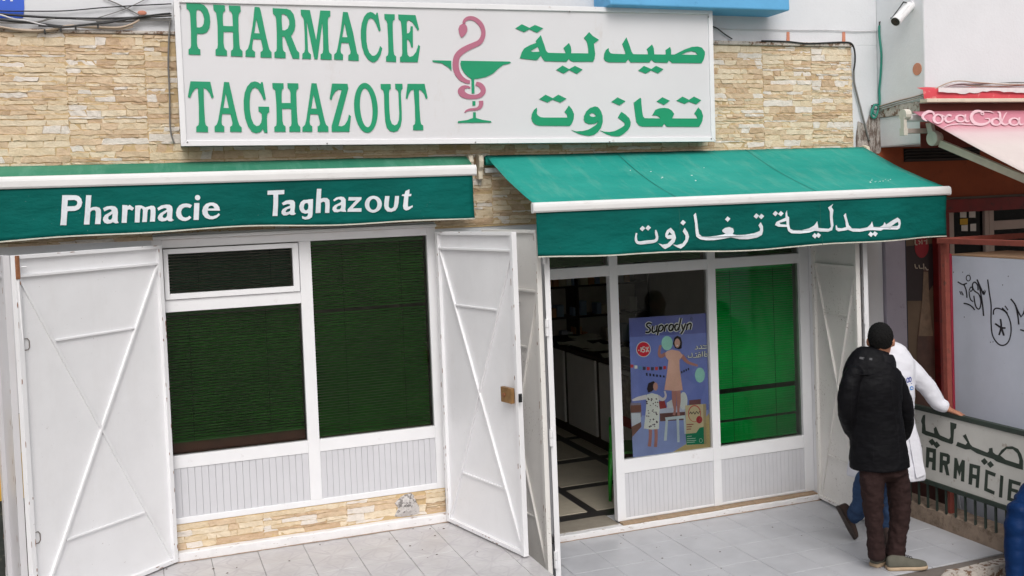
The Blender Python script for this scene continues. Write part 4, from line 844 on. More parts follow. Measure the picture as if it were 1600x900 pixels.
AR = [[(505,222),(490,226),(478,222)], [(500,238),(470,242)], [(463,222),(470,232),(466,241),(452,242)], [(440,226),(447,236),(442,244),(430,244)],
      [(505,284),(488,288),(486,276),(497,272),(505,282)], [(488,256),(487,286)], [(474,258),(473,288)], [(462,288),(452,288),(452,276),(462,276),(462,290),(430,292)], [(440,280),(440,292),(420,293)], [(412,266),(414,290),(392,292),(391,282)], [(452,265),(459,264)], [(432,270),(440,269)]]
for s in AR: ps_('slogan_halo', (30, 28, 40), s, 9, sheet, 2)
for s in AR: ps_('slogan_letter', (240, 240, 244), s, 5, sheet, 2)
# ================================================================== NEIGHBOUR ON THE RIGHT
nb = thing('neighbour_building', 'white neighbouring building with grey side and brown recessed ground floor', 'building', (7.5, 0, -.8))
OR = mat('orange_brown_render', rgb(156, 78, 46), .8, .12, 3, .3, 40, dirt=rgb(110, 58, 40), dirt_at=(.55, .8), dscale=7)
LAV = mat('lavender_paint', rgb(168, 162, 176), .7, .06, 4, dirt=rgb(120, 112, 118), dirt_at=(.6, .8)); DRED = mat('dark_red_paint', rgb(120, 24, 24), .5, .2, 8, dirt=rgb(60, 30, 28), dirt_at=(.55, .7))
XC = 6.258
q = MB(); q.box(XC, 9.4, -.57, .25, 3.04, 6.6); q.build('upper_wall', W_WALL, nb)
q = MB(); q.box(XC-.004, XC-.0005, -.566, .002, 3.40, 6.58); q.box(XC-.004, XC-.0005, -.566, .002, 3.05, 3.30); q.build('grey_side_panel', G_WALL, nb)
q = uneven(0, 1, 0, .1, 0, 1, 2, 0); q = MB(); rs = random.Random(9); rings = []
for i in range(15):
    y = -.575+.575*i/14; rings.append([(XC-.001, y, 3.30+rs.uniform(-.006, .006)), (XC-.016+rs.uniform(-.003, .003), y, 3.305+rs.uniform(-.006, .006)), (XC-.014+rs.uniform(-.003, .003), y, 3.385+rs.uniform(-.01, .01)), (XC-.001, y, 3.40+rs.uniform(-.006, .006))])
q.loft(rings); q.build('plaster_band', CHIP, nb)
q = MB(); q.box(XC, 9.4, .0, .25, 2.57, 3.04); q.build('brown_wall', OR, nb)
q = MB(); q.box(6.515, 7.39, -.004, .002, 2.905, 3.025); vent = q.build('vent_opening', BLACK, nb)
for k in range(4):
    q = MB(); q.obox((6.95, -.014, 2.92+k*.028), (.43, 0, 0), (0, .012, -.008), (0, .001, .0015)); q.build('louvre', mat('louvre_%d' % k, rgb(60, 58, 58), .6), vent)
q = MB(); q.box(XC, 9.4, -.02, .25, 2.548, 2.569); q.build('grey_strip', mat('grey_strip', rgb(116, 108, 100), .7), nb)
q = MB(); q.box(6.49, 9.4, -.05, .25, 2.43, 2.547); q.build('red_beam', DRED, nb)
q = MB(); q.box(6.262, 6.485, -.03, .25, -.8, 2.547); bev(q.build('lavender_pier', LAV, nb), .008)
q = MB(); q.box(6.835, 6.975, -.05, .22, -.8, 2.429); bev(q.build('red_post', DRED, nb), .006)
q = MB(); q.box(6.488, 6.50, -.02, .2, -.8, 2.429); q.build('blue_edge', mat('dark_blue_paint', rgb(30, 40, 62), .5), nb)
# poster door with a drink bottle
BRN = mat('faded_brown_print', rgb(104, 84, 66), .5, .25, 3); 
door_p = thing('advertising_board', 'dark faded panel with a tall drink bottle picture and red disc', 'panel', (6.66, .05, -.8))
q = MB(); q.box(6.502, 6.833, .02, .06, -.8, 2.428); base = q.build('panel', BRN, door_p)
def flat(parent, name, m_, o, Y, th=.001): 
    q = MB(); q.poly(o, [], lambda x, y, d: at_y(x, y, Y)+Vector((0, -d, 0)), th); return q.build(name, m_, parent)
PB1, PB2, PB3 = mat('print_dark', rgb(44, 30, 34), .5, .2, 8), mat('print_bottle', rgb(84, 56, 48), .4, .3, 12), mat('print_pale', rgb(180, 166, 150), .5, .2, 10)
flat(door_p, 'print', PB1, [(1414,385),(1462,380),(1462,440),(1440,470),(1416,470)], .019)
flat(door_p, 'bottle_print', PB2, [(1443,420),(1450,420),(1452,470),(1460,530),(1461,640),(1432,640),(1433,530),(1441,470)], .017)
flat(door_p, 'bottle_print', mat('print_bottle_neck', rgb(128, 104, 84), .4, .3, 12), [(1443,425),(1450,425),(1452,470),(1458,525),(1435,525),(1441,470)], .0155)
flat(door_p, 'red_disc', mat('print_red', rgb(150, 22, 40), .5, .1, 8), ell(1440, 385, 11, 18, 20), .0155)
KP = zone(1390, 370, 3.1)
for s in ([(124,14,6),(124,36,6),(134,38,5)], [(138,18,5),(148,26,5),(142,36,5)], [(156,14,5),(157,36,5)], [(165,20,5),(178,20,5),(177,36,5)], [(180,12,4),(181,36,4)]): flat(door_p, 'disc_writing', PB3, KP(ribbon(s, 3)), .014)
for s in ([(122,132,5),(126,150,5),(136,152,5)], [(142,136,5),(146,152,5),(160,152,5)], [(164,130,5),(166,158,5)], [(172,146,5),(180,160,5),(188,158,5)]): flat(door_p, 'slogan_writing', PB3, KP(ribbon(s, 3)), .014)
# window right of the red post
nw = group_empty('cafe_window', nb, (7.5, 0, 1.3))
PINKW = mat('pinkish_frame', rgb(176, 160, 152), .5, .06, 6)
for a, b, c_, d_ in ((6.978, 7.06, 1.2, 2.43), (7.426, 7.475, 1.2, 2.43), (7.478, 7.535, 1.2, 2.43), (8.3, 8.38, 1.2, 2.43)): frame_bar(nw, 'stile', a, b, c_, d_, -.012, .05, PINKW)
frame_bar(nw, 'rail', 7.536, 8.30, 2.245, 2.33, -.01, .05, PINKW)
q = MB(); q.box(7.06, 8.3, .018, .022, 1.2, 2.43); q.build('pane', glass_mat('cafe_glass', (.5, .52, .54, 1)), nw)
q = MB(); q.box(6.978, 9.4, -.03, .25, -.8, 1.2); q.build('brown_wall', OR, nb)
q = MB(); q.box(8.38, 9.4, -.01, .25, 1.2, 2.43); q.build('brown_wall', OR, nb)
q = MB(); q.box(6.5, 8.6, 1.5, 1.6, .2, 2.6); q.box(6.4, 6.5, .26, 1.6, .2, 2.6); q.box(8.5, 8.6, .26, 1.5, .2, 2.6); q.box(6.5, 8.5, .26, 1.5, 2.56, 2.6); q.build('cafe_room_shell', DARK, nb)
for i, (px, py, w_, h, c) in enumerate(((1500, 328, 10, 12, (214,212,206)), (1514, 328, 10, 12, (206,204,200)), (1500, 342, 12, 9, (206,164,40)), (1502, 352, 10, 9, (220,218,212)), (1516, 350, 9, 11, (210,208,204)))):
    q = flat(None, 'notice_sheet', mat('notice_%d' % i, rgb(*c), .6, .12, 20), [(px,py),(px+w_,py-.6),(px+w_,py+h),(px,py+h)], .012)
    tag(q, ('yellow' if i == 2 else 'white') + ' notice sheet stuck to the cafe window, ' + ('top left', 'top right', 'in the middle', 'lower left', 'lower right')[i] + ' of its group', 'notice', 'notices on the cafe window')
# ---- scraped plaster at the corner between the houses
SCR = mat('scraped_plaster', rgb(176, 168, 162), .95, .25, 22, 1.0, 60, dirt=rgb(112, 98, 90), dirt_at=(.47, .56), dscale=18, dstretch=(2.5, 2.5, .6))
q = MB(); o = [(1340,190),(1352,196),(1358,180),(1368,186),(1378,172),(1392,182),(1398,205),(1402,228),(1408,236),(1372,240),(1338,240),(1337,215)]
q.poly(o, [], lambda x, y, d: (lambda p: Vector((min(p.x, XC-.002), -.002-d+random.uniform(-.003, .003)*(d > 0), p.z)))(at_y(x, y, 0)), .010); q.build('scraped_plaster', SCR, bld)
q = MB(); q.box(5.98, 6.256, -.006, .002, 2.5, 3.02); q.build('render_strip', OR, bld)
q = MB(); p = at_x(1434, 108, XC); q.tube([(XC-.008, p.y, p.z), (XC-.003, p.y, p.z)], .052, 18); q.build('junction_cover', mat('terracotta_cover', rgb(206, 140, 112), .7, .1, 10), nb)
# ---- faded drinks awning
ck = thing('awning', 'faded pink and white drinks awning with white script, on the neighbouring building', 'awning', (7.4, -.7, 2.4))
CA = Vector((6.0, -.70, 3.295)); CD = Vector((0, -1.10, -.522)); CN = Vector((1, 0, 0)).cross(CD).normalized()
if CN.z < 0: CN = -CN
mt, t, b = nodes('faded_awning_cloth')
sx = N(t, 'ShaderNodeSeparateXYZ'); g = N(t, 'ShaderNodeNewGeometry'); t.links.new(g.outputs['Position'], sx.inputs[0])
mr = N(t, 'ShaderNodeMapRange'); mr.inputs[1].default_value = -.75; mr.inputs[2].default_value = -1.35; t.links.new(sx.outputs[1], mr.inputs[0])
c = ramp(t, mr.outputs[0], [(0, rgb(196, 118, 136)), (.38, rgb(206, 138, 152)), (.62, rgb(214, 190, 192)), (1, rgb(214, 202, 198))])
c = mixc(t, .25, c, ramp(t, noise_(t, 4, 6, .7), [(.3, (.75, .7, .7, 1)), (.7, (1, 1, 1, 1))]), 'MULTIPLY')
t.links.new(c, b.inputs['Base Color']); b.inputs['Roughness'].default_value = .6; FADED = mt
q = MB(); nx, ny = 24, 20; vs_ = []
for j in range(ny+1):
    for i in range(nx+1):
        p = CA+CD*(j/ny*1.75)+Vector((3.2*i/nx, 0, 0)); p.z -= .02*math.sin(math.pi*j/ny)+.006*noise.noise(Vector((p.x*2, p.y*2, 0))); vs_.append(p)
q.add(vs_, [(j*(nx+1)+i, j*(nx+1)+i+1, (j+1)*(nx+1)+i+1, (j+1)*(nx+1)+i) for j in range(ny) for i in range(nx)])
cl = q.build('cloth', FADED, ck, True); s_ = cl.modifiers.new('solid', 'SOLIDIFY'); s_.thickness = .002; s_.offset = -1
e = CA+CD*1.75; q = MB(); q.box(5.98, 9.2, e.y-.03, e.y+.03, e.z-.07, e.z-.01); q.build('front_bar', BARW, ck)
K = zone(1430, 130, 8.18); SCRIPT = mat('white_script', rgb(222, 184, 192), .6, .05, 9); 
def on_coke(x, y, d):
    p = at_plane(x, y, CA+CN*.004, CN); dj = (CA.y-p.y)/1.10/1.75; p.z -= .02*math.sin(math.pi*max(0, min(1, dj))); return p+CN*(d+.005)
def CK(*st):
    for i, s in enumerate(st):
        q = MB(); q.poly(K(ribbon([(x, y, w*.78) for x, y, w in s], 4)), [], lambda x, y, d, i=i: on_coke(x, y, d+.0004*i), .0003); q.build('script_letter', SCRIPT, cl)
def CR(cx, cy, rx, ry, w_):
    q = MB(); q.poly(K(ell(cx, cy, rx, ry, 22)), [K(ell(cx+w_*.15, cy, rx-w_, ry-w_*.55, 20))], on_coke, .0003); q.build('script_letter', SCRIPT, cl)
CK([(242,402,14),(222,375,26),(170,368,40),(115,395,48),(92,432,44),(118,462,30),(150,482,8)], [(205,372,14),(238,392,30),(228,412,10)])
CR(290, 455, 72, 60, 32); CK([(330,405,16),(375,425,18),(420,412,14)])
CK([(462,420,28),(430,408,30),(390,432,38),(385,468,38),(420,492,30),(475,478,18),(520,455,14)]); CR(575, 450, 70, 48, 30); CK([(640,402,26),(636,450,34),(652,486,26),(695,478,12)])
CK([(872,408,12),(868,380,24),(815,362,36),(750,375,46),(715,425,52),(735,482,52),(800,518,44),(890,515,36),(945,485,30),(940,452,20),(890,450,10)], [(1010,388,6),(950,368,16),(870,366,10),(838,392,18),(868,412,8)])
CR(1030, 488, 72, 50, 32); CK([(1050,372,14),(1078,385,34),(1085,440,38),(1105,500,36),(1150,524,24),(1195,505,12)], [(1172,372,6),(1140,415,20),(1108,480,16)]); CR(1262, 487, 74, 50, 30); CK([(1330,436,26),(1326,488,34),(1345,522,26),(1385,512,10)])
CK([(345,570,5),(430,530,14),(560,514,17),(680,522,16),(810,528,4)])
q = MB(); q.tube([(5.95, -.665, 3.245), (9.2, -.665, 3.245)], .032, 12); q.build('roller', BARW, ck, True)
GRB = mat('grey_cream_casting', rgb(206, 200, 188), .5, .08, 12, dirt=rgb(150, 130, 110), dirt_at=(.6, .75))
q = MB(); q.tube([(5.90, -.70, 3.27), (5.955, -.70, 3.27)], .045, 12); q.box(5.895, 5.925, -.72, -.68, 3.13, 3.25); q.box(5.888, 5.93, -.725, -.675, 3.10, 3.16); q.build('crank_gear', GRB, ck)
q = MB(); q.box(5.90, 6.20, -.72, -.68, 3.115, 3.155); bev(q.build('mount_bar', mat('grey_brown_bar', rgb(168, 156, 148), .5), ck), .004)
p = at_x(1460, 216, 6.14); q = MB(); q.tube([p+Vector((-.03, 0, 0)), p+Vector((.02, 0, 0))], .062, 18); q.tube([p+Vector((.02, 0, 0)), p+Vector((.05, 0, 0))], .05, 18); q.bar(p+Vector((-.01, .01, .02)), p+Vector((-.01, .04, .13)), (0, .03, 0), (.018, 0, 0)); bev(q.build('arm_pivot', GRB, ck), .006)
a_, b_ = at_x(1470, 224, 6.16), at_x(1610, 283, 6.16); q = MB(); q.bar(a_, b_, (.016, 0, 0), (0, -.012, .026)); q.build('folding_arm', mat('arm_grey', rgb(206, 194, 176), .5), ck)
# red head box with torn white edge
REDC = mat('faded_red_cloth', rgb(196, 62, 72), .6, .15, 6, dirt=rgb(222, 170, 160), dirt_at=(.58, .72), dscale=10)
q = MB(); n = 30; vs_ = []
for i in range(n+1):
    x = 6.155+3.0*i/n; zt = 3.482+.006*math.sin(i*1.3)
    vs_ += [(x, -.58, zt+.02), (x, -.655+.012*math.sin(i*.9), zt-.005), (x, -.665, 3.402)]
q.add(vs_, [(3*i+k, 3*i+3+k, 3*i+4+k, 3*i+1+k) for i in range(n) for k in range(2)]); q.build('head_cover', REDC, ck, True)
q = MB(); rs = random.Random(3); n = 60; vs_ = []
for i in range(n+1):
    x = 6.30+2.8*i/n; vs_ += [(x, -.672, 3.492), (x, -.674, 3.468-.022*abs(math.sin(i*.21+.4))+rs.uniform(-.007, .007))]
q.add(vs_, [(2*i, 2*i+2, 2*i+3, 2*i+1) for i in range(n)]); q.build('torn_edge', mat('torn_white_cloth', rgb(220, 214, 214), .7, .08, 14), ck)
q = MB(); q.box(6.17, 9.15, -.685, -.60, 3.372, 3.402); bev(q.build('head_bar', CREAM, ck), .004)
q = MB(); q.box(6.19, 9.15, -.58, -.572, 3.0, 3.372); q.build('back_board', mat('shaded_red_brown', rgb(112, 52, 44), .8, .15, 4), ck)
# ================================================================== RAILING WITH THE SMALL SIGN
RX = 5.80
DGR = mat('dark_green_iron', rgb(44, 56, 48), .5, .2, 14, dirt=rgb(90, 62, 48), dirt_at=(.6, .7), dscale=24); CONC = mat('old_concrete', rgb(146, 128, 112), .95, .2, 8, .8, 50, dirt=rgb(96, 80, 66), dirt_at=(.5, .7))
rail = thing('railing', 'dark iron railing with a small pharmacy sign between the two terraces', 'railing', (RX, -1.4, 0))
q = MB(); rings = []; rs = random.Random(7)
for i in range(22):
    y = -.35-1.62*i/21; e = [rs.uniform(-.006, .006) for _ in range(4)]; rings.append([(RX+.17, y, -.8), (RX+e[0], y, -.8), (RX+e[0], y, .0), (RX+.004+e[1], y, .122+e[2]), (RX+.02, y, .132+e[2]), (RX+.17, y, .134+e[3])])
q.loft(rings); q.build('concrete_kerb', CONC, rail)
BX = RX-.006
q = MB(); q.box(BX, BX+.02, -2.12, -.72, .36, .898)
board = q.build('sign_panel', mat('cream_sign_paint', rgb(206, 204, 198), .6, .05, 5, dirt=rgb(150, 132, 116), dirt_at=(.6, .74), dscale=13), rail)
for z0, z1, nm in ((.899, .936, 'top_rail'), (.322, .359, 'bottom_rail')):
    q = MB(); q.box(BX-.012, BX+.034, -2.16, -.30, z0, z1); bev(q.build(nm, DGR, rail), .004)
for y in (-.32, -.70, -2.14):
    q = MB(); q.box(BX+.0, BX+.03, y-.016, y+.016, .12, .90); q.build('post', DGR, rail)
src = None
for i in range(18):
    y = -.40-.098*i
    if src is None:
        q = MB(); q.box(-.007, .007, -.007, .007, 0, .21); src = q.build('baluster', DGR, rail, center=False); src.location = (BX+.015, y, .125); WL[src.name] = src.location.copy()
    else: inst(src, rail, (BX+.015, y, .125))
INK = mat('dark_green_letters', rgb(46, 58, 48), .55, .15, 16, dirt=rgb(90, 100, 88), dirt_at=(.62, .78), dscale=40)
B = zone(1420, 640, 5.622)
def on_board(x, y, d): return at_x(x, y, BX-.0005)+Vector((-d, 0, 0))
def BLt(o, *h): letter('sign_letter', INK, board, B, o, h, .0015, on_board)
BLt([(155,328),(240,347),(236,535),(203,528),(207,462),(180,456),(172,512),(150,505)], [(183,372),(212,379),(210,425),(181,418)])
BLt([(275,372),(345,388),(362,405),(360,470),(340,485),(358,580),(330,575),(310,490),(300,487),(297,555),(270,550)], [(302,408),(335,417),(333,452),(300,444)])
BLt([(402,422),(425,428),(443,500),(468,440),(493,448),(487,635),(458,628),(462,535),(445,585),(425,525),(420,610),(393,602)])
BLt([(535,472),(628,495),(615,690),(588,683),(592,610),(560,602),(555,662),(525,655)], [(563,510),(600,520),(597,575),(561,566)])
BLt([(675,525),(765,560),(758,590),(697,567),(690,690),(755,718),(750,748),(662,710)]); BLt([(805,575),(832,585),(820,775),(792,768)])
BLt([(880,608),(985,640),(980,670),(908,648),(905,690),(960,706),(957,735),(902,718),(897,775),(955,795),(950,820),(865,795)])
BLt([(35,295),(62,302),(58,370),(88,378),(91,309),(118,316),(112,498),(84,490),(87,410),(57,402),(53,480),(27,472)])
BLt([(-90,258),(-15,278),(0,298),(-2,350),(-18,365),(-65,352),(-70,445),(-97,437)], [(-63,290),(-28,300),(-28,332),(-65,322)])
BLt([(785,400),(815,355),(860,325),(910,322),(960,345),(990,395),(1005,450),(1003,530),(940,512),(770,455),(745,435),(600,385),(545,350),(500,350),(415,318),(430,283),(500,310),(515,290),(475,230),(500,215),(525,270),(540,305),(560,325),(690,378),(705,365),(705,340),(735,335),(740,375),(765,395)], [(803,402),(860,345),(915,348),(955,385),(972,440),(970,478),(850,440)])
BLt([(365,110),(420,125),(415,165),(398,175),(390,295),(375,303),(290,275),(240,250),(150,225),(115,205),(118,130),(108,100),(125,50),(145,45),(143,120),(150,185),(225,210),(220,165),(240,150),(262,205),(275,225),(355,260),(368,240)])
for c_ in ((205,285),(245,310),(665,456),(718,482)): BLt(dia(c_[0], c_[1], 31, -6))
# sunken corner behind the railing
q = MB(); q.box(6.25, 6.30, -2.6, -.02, -.8, .62); o = q.build('low_wall', mat('dark_red_brown_wall', rgb(74, 40, 34), .8, .2, 5)); tag(o, 'low dark red brown wall in the gap behind the railing', 'wall')
q = MB()
for i in range(26):
    y = -1.0-.05*i
    q.tube([(6.10, y, .06), (6.10, y-.30, .36)], .0028, 4, False); q.tube([(6.104, y-.30, .06), (6.104, y, .36)], .0028, 4, False)
q.tube([(6.10, -1.0, .06), (6.10, -2.6, .06)], .008, 6); q.tube([(6.10, -1.0, .36), (6.10, -2.6, .36)], .008, 6)
tag(q.build('wire_mesh', mat('rusty_wire', rgb(92, 70, 56), .7, .2, 20, metal=.3)), 'rusty diamond wire mesh low behind the railing bars', 'mesh')
q = MB(); q.bar((6.0, -1.12, .06), (6.04, -1.02, .34), (0, .03, .006), (.004, 0, 0)); tag(bev(q.build('loose_plank', mat('grey_plank', rgb(150, 152, 156), .6, .1, 9)), .003), 'pale grey plank leaning in the gap behind the railing', 'plank')
q = MB(); q.box(RX+.17, 9.4, -6, .0, -.85, -.1); tag(q.build('cafe_terrace', CONC), kind='structure')
# ---- red iron frame
fr = thing('iron_frame', 'rusty red iron frame standing over the railing in front of the cafe', 'frame', (RX, -1.2, .1))
FRR = mat('rusty_red_iron', rgb(136, 66, 54), .65, .2, 14, .3, 60, dirt=rgb(96, 58, 46), dirt_at=(.55, .68))
q = MB(); q.box(RX+.03, RX+.075, -1.205, -1.16, -.1, 2.236); bev(q.build('post', FRR, fr), .003)
q = MB(); q.box(RX+.0, RX+.05, -3.4, -1.155, 2.236, 2.276); bev(q.build('beam', FRR, fr), .003)
q = MB(); q.box(RX+.05, 8.2, -1.205, -1.16, 2.237, 2.278); bev(q.build('beam', FRR, fr), .003)
# ---- white cabinet with graffiti
A_, B_ = Vector((6.10, -.99, 2.132)), Vector((6.063, -1.734, 2.132)); ds = (B_-A_).normalized(); nn = Vector((ds.y, -ds.x, 0))
if nn.x > 0: nn = -nn
cab = thing('cabinet', 'tall white cabinet with black graffiti behind the railing', 'cabinet', (6.35, -1.5, -.1))
CABW = mat('bluish_white_sheet', rgb(208, 213, 226), .5, .05, 3, dirt=rgb(140, 140, 150), dirt_at=(.66, .8), dscale=20)
e = A_+ds*1.35
q = MB(); v4 = [A_, e, e-nn*.55, A_-nn*.55]; q.add([(p.x, p.y, -.1) for p in v4]+[(p.x, p.y, 2.12) for p in v4], [(0,1,2,3),(4,5,6,7),(0,1,5,4),(1,2,6,5),(2,3,7,6),(3,0,4,7)]); sheet_c = bev(q.build('side_sheet', CABW, cab), .004)
q = MB(); q.add([(p.x, p.y, 2.122) for p in v4]+[(p.x, p.y, 2.134) for p in v4], [(0,1,2,3),(4,5,6,7),(0,1,5,4),(1,2,6,5),(2,3,7,6),(3,0,4,7)]); q.build('top', mat('dusty_brown_top', rgb(176, 142, 112), .8, .1, 6), cab)
q = MB(); p = A_-ds*.016; q.bar((p.x, p.y, -.1), (p.x, p.y, 2.135), ds*.014, nn*.012); bev(q.build('corner_strip', mat('crimson_strip', rgb(166, 44, 66), .5, .15, 5), cab), .003)
G = zone(1480, 410, 6)
def on_cab(x, y, d): return at_plane(x, y, A_+nn*.0006, nn)+nn*d
GI = mat('black_marker', rgb(26, 24, 34), .5)
_g = [0]
def GR(pts, w_=9, k=5):
    _g[0] += 1; i = _g[0]; n_ = len(pts)
    q = MB(); q.poly(G(ribbon([(x, y, w_*1.35) for x, y in pts], k)), [], lambda x, y, d: on_cab(x, y, d+.00012*i), .0001); q.build('graffiti_stroke', GI, sheet_c)
q = MB(); q.poly(G(ell(198, 147, 24, 32, 18)), [G(ell(198, 147, 15, 23, 18))], on_cab, .0001); q.build('graffiti_stroke', GI, sheet_c)
GR([(98,182),(125,198),(150,207),(185,195)]); GR([(155,205),(178,260),(185,332)]); GR([(200,268),(228,268),(238,245),(222,232),(206,275),(218,345),(245,368)], 8); GR([(290,262),(285,212),(258,185),(237,210),(252,262),(298,300),(316,360),(310,420),(290,437),(265,402),(250,312)], 9)
GR([(280,160),(305,235),(330,385),(342,502)], 10); GR([(285,170),(320,250),(345,302),(365,225),(378,158)], 10, 3); GR([(380,160),(395,280),(412,400),(412,560),(425,680),(470,755),(520,778),(570,750),(597,670),(595,570),(560,480),(510,440),(460,430),(437,450),(434,490)], 9)
GR([(500,530),(507,600),(487,682)], 12); GR([(450,573),(505,610),(548,615)], 12); GR([(508,608),(533,687)], 13, 2); GR([(118,270),(132,302)], 7, 2); GR([(135,272),(152,308)], 7, 2); GR([(515,425),(568,478)], 8, 2); GR([(543,407),(572,447)], 8, 2)
GR([(155,383),(200,393),(235,415),(260,445)]); GR([(597,342),(640,400),(663,500),(673,582)], 10); GR([(640,400),(695,510),(735,430)], 11, 2); GR([(685,630),(725,642)], 9, 2); GR([(728,430),(760,560),(770,640)], 10)
for x, y in ((60,92),(430,745),(572,130),(520,212),(160,512),(405,748),(145,92)):
    q = MB(); q.poly(G(ell(x, y, 4, 6, 8)), [], on_cab, .0001); q.build('ink_speck', GI, sheet_c)
# ================================================================== PAINTED PANEL AT THE LEFT EDGE
q = MB(); q.box(-1.8, -.70, -.02, .003, FZ, 1.42); o = q.build('painted_panel', mat('dark_flaked_paint', rgb(44, 48, 44), .7, .3, 10, .4, 40, dirt=rgb(120, 112, 96), dirt_at=(.58, .66), dscale=20))
tag(o, 'dark flaking panel with a yellow band at the left edge', 'panel')
q = MB(); q.box(-1.8, -.70, -.024, -.0205, .86, 1.16); q.build('yellow_band', mat('yellow_paint', rgb(206, 166, 62), .6, .2, 8), o)
q = MB(); q.box(-1.8, -.70, -.024, -.0205, 1.162, 1.42); q.build('cream_band', mat('cream_paint', rgb(196, 180, 150), .6, .15, 8), o)
# ================================================================== BLUE LEDGE, BLUE PATCH
q = MB(); q.box(3.50, 5.13, -.30, .003, 4.163, 4.62); o = bev(q.build('blue_ledge', mat('light_blue_paint', rgb(98, 172, 220), .6, .06, 3, .2, 30, dirt=rgb(60, 120, 180), dirt_at=(.6, .8))), .012); tag(o, 'light blue painted ledge on the wall above the sign', 'ledge')
q = MB(); q.poly([(-40,-60),(36,-60),(38,14),(36,28),(20,29),(-40,27)], [], lambda x, y, d: at_y(x, y, .003)+Vector((0, -d, 0)), .004); o = q.build('blue_plate', mat('blue_enamel', rgb(42, 92, 206), .5, .06, 4)); tag(o, 'strong blue painted plate in the top left corner', 'plate')
for x, y in ((4, 0), (16, 1)):
    q = MB(); q.poly([(x,y-1),(x+4,y-1),(x+4,y+1),(x,y+1)], [], lambda x, y, d: at_y(x, y, -.0015)+Vector((0, -d, 0)), .001); q.build('white_mark', FRAME, o)
# ================================================================== CCTV AND CABLES
cc = thing('security_camera', 'white bullet security camera fixed to the grey side wall', 'camera', (6.25, -.42, 4.15))
CAMW = mat('camera_shell', (.78, .78, .79, 1), .35, .03, 5)
m0 = at_x(1424, 10, XC-.004); q = MB(); q.tube([m0, m0+Vector((-.02, 0, 0))], .045, 18); bev(q.build('mount', CAMW, cc), .004)
j0 = m0+Vector((-.05, -.01, -.005)); q = MB(); q.tube([m0+Vector((-.02, 0, 0)), j0], .014, 10); q.ball(j0, .022, .022, .022); q.build('joint', CAMW, cc, True)
a_ = at_y(1419, 12, j0.y-.01); b_ = at_y(1399, 34, j0.y-.06); dd = (b_-a_).normalized()
q = MB(); q.tube([a_-dd*.03, a_-dd*.028, b_-dd*.004, b_], [.033, .040, .043, .043], 20); bev(q.build('body', CAMW, cc, False), .003)
q = MB(); q.tube([b_-dd*.003, b_+dd*.002], .037, 20); q.build('front_glass', mat('camera_front', rgb(30, 30, 34), .2), cc); q = MB(); q.tube([b_+dd*.001, b_+dd*.004], .014, 14); q.build('lens', mat('camera_lens', rgb(8, 8, 10), .1), cc)
q = MB(); q.obox((a_+b_)/2+Vector((0, 0, .035))-dd*.0, dd*.085, dd.cross(Vector((0, 0, 1))).normalized()*.036, Vector((0, 0, .004))); bev(q.build('sun_hood', CAMW, cc), .004)
CBK, CGY, CGN, CTN, CWH = mat('black_cable', rgb(34, 34, 36), .5), mat('grey_cable', rgb(120, 118, 116), .5), mat('green_cable', rgb(40, 136, 118), .45), mat('tan_cable', rgb(182, 164, 146), .6), mat('white_cable', rgb(206, 204, 206), .5)
def cable(label, pts, m_, r=.005, Y=-.03, grp=None, k=6, X=None):
    """traced run of a cable on a wall; third value is an extra distance from the wall"""
    path = [at_x(p[0], p[1], X) if X else at_y(p[0], p[1], Y-(p[2] if len(p) > 2 else 0)) for p in smooth_path([(*p, 0)[:3] for p in pts], k)]
    q = MB(); q.tube(path, r*1.25, 6); return tag(q.build('cable', m_, None, True), label, 'cable', grp)
GP = 'cables along the top of the wall'
cable('thin black cable crossing the blue plate, highest of the left bundle', [(-20,15),(0,17),(40,17.5),(100,17),(160,12),(205,9),(268,6)], CBK, .0035, -.02, GP)
cable('thick black cable sagging from the blue plate to the sign', [(-20,20),(0,22),(40,25),(90,28),(150,29),(200,28),(268,24)], CBK, .0065, -.03, GP)
cable('black cable under the thick one, dipping low at the left', [(-20,29),(0,31),(30,34),(70,38),(100,41),(140,38),(180,32),(230,26),(268,22)], CBK, .006, -.036, GP)
cable('grey cable through the middle of the bundle', [(-20,34),(30,36),(60,34),(80,29),(110,29),(160,32),(210,30),(268,29)], CGY, .005, -.03, GP)
cable('pale cable dropping across the bundle from the upper left', [(-20,20),(0,23),(20,29),(45,33),(60,37),(90,43),(130,41),(180,34),(225,26),(268,23)], CWH, .0042, -.045, GP)
cable('tan cable along the lower edge of the bundle', [(-20,41),(0,42),(25,46),(55,48),(85,45),(110,40),(150,42),(185,43),(205,38),(218,31)], CTN, .006, -.04, GP)
cable('lowest tan cable resting on the stone edge', [(-20,40),(5,43),(30,48),(50,49.5),(75,48.5),(105,42),(140,43),(190,45),(208,41)], CTN, .006, -.03, GP)
cable('black cable rising to the sign corner', [(60,40),(100,42),(130,39),(170,35),(215,27),(245,23),(266,21)], CBK, .0055, -.05, GP)
cable('second grey cable close under the sign end', [(150,33),(190,34),(230,32),(268,32)], CGY, .005, -.03, GP)
cable('thin wire slanting down to the right on the white wall', [(160,-4),(190,9),(215,22),(222,26)], CGY, .0035, -.012, GP)
cable('thin wire slanting up to the right on the white wall', [(152,28),(190,16),(215,5),(232,-4)], CGY, .0025, -.012, GP)
cable('brown cable hanging down beside the sign edge', [(266,30),(264,60),(263,100),(265,150),(266,200),(272,224)], CGY, .005, -.03)
for i, (x, y) in enumerate(((70, 49), (95, 46), (118, 42), (153, 41))):
    p = at_y(x, y, -.04); q = MB(); q.box(p.x-.005, p.x+.005, -.055, -.012, p.z-.014, p.z+.012); tag(q.build('cable_clip', CBK), ('leftmost', 'second', 'third', 'rightmost')[i]+' small black clip from the left on the sagging cable bundle', 'clip', 'clips on the cable bundle')
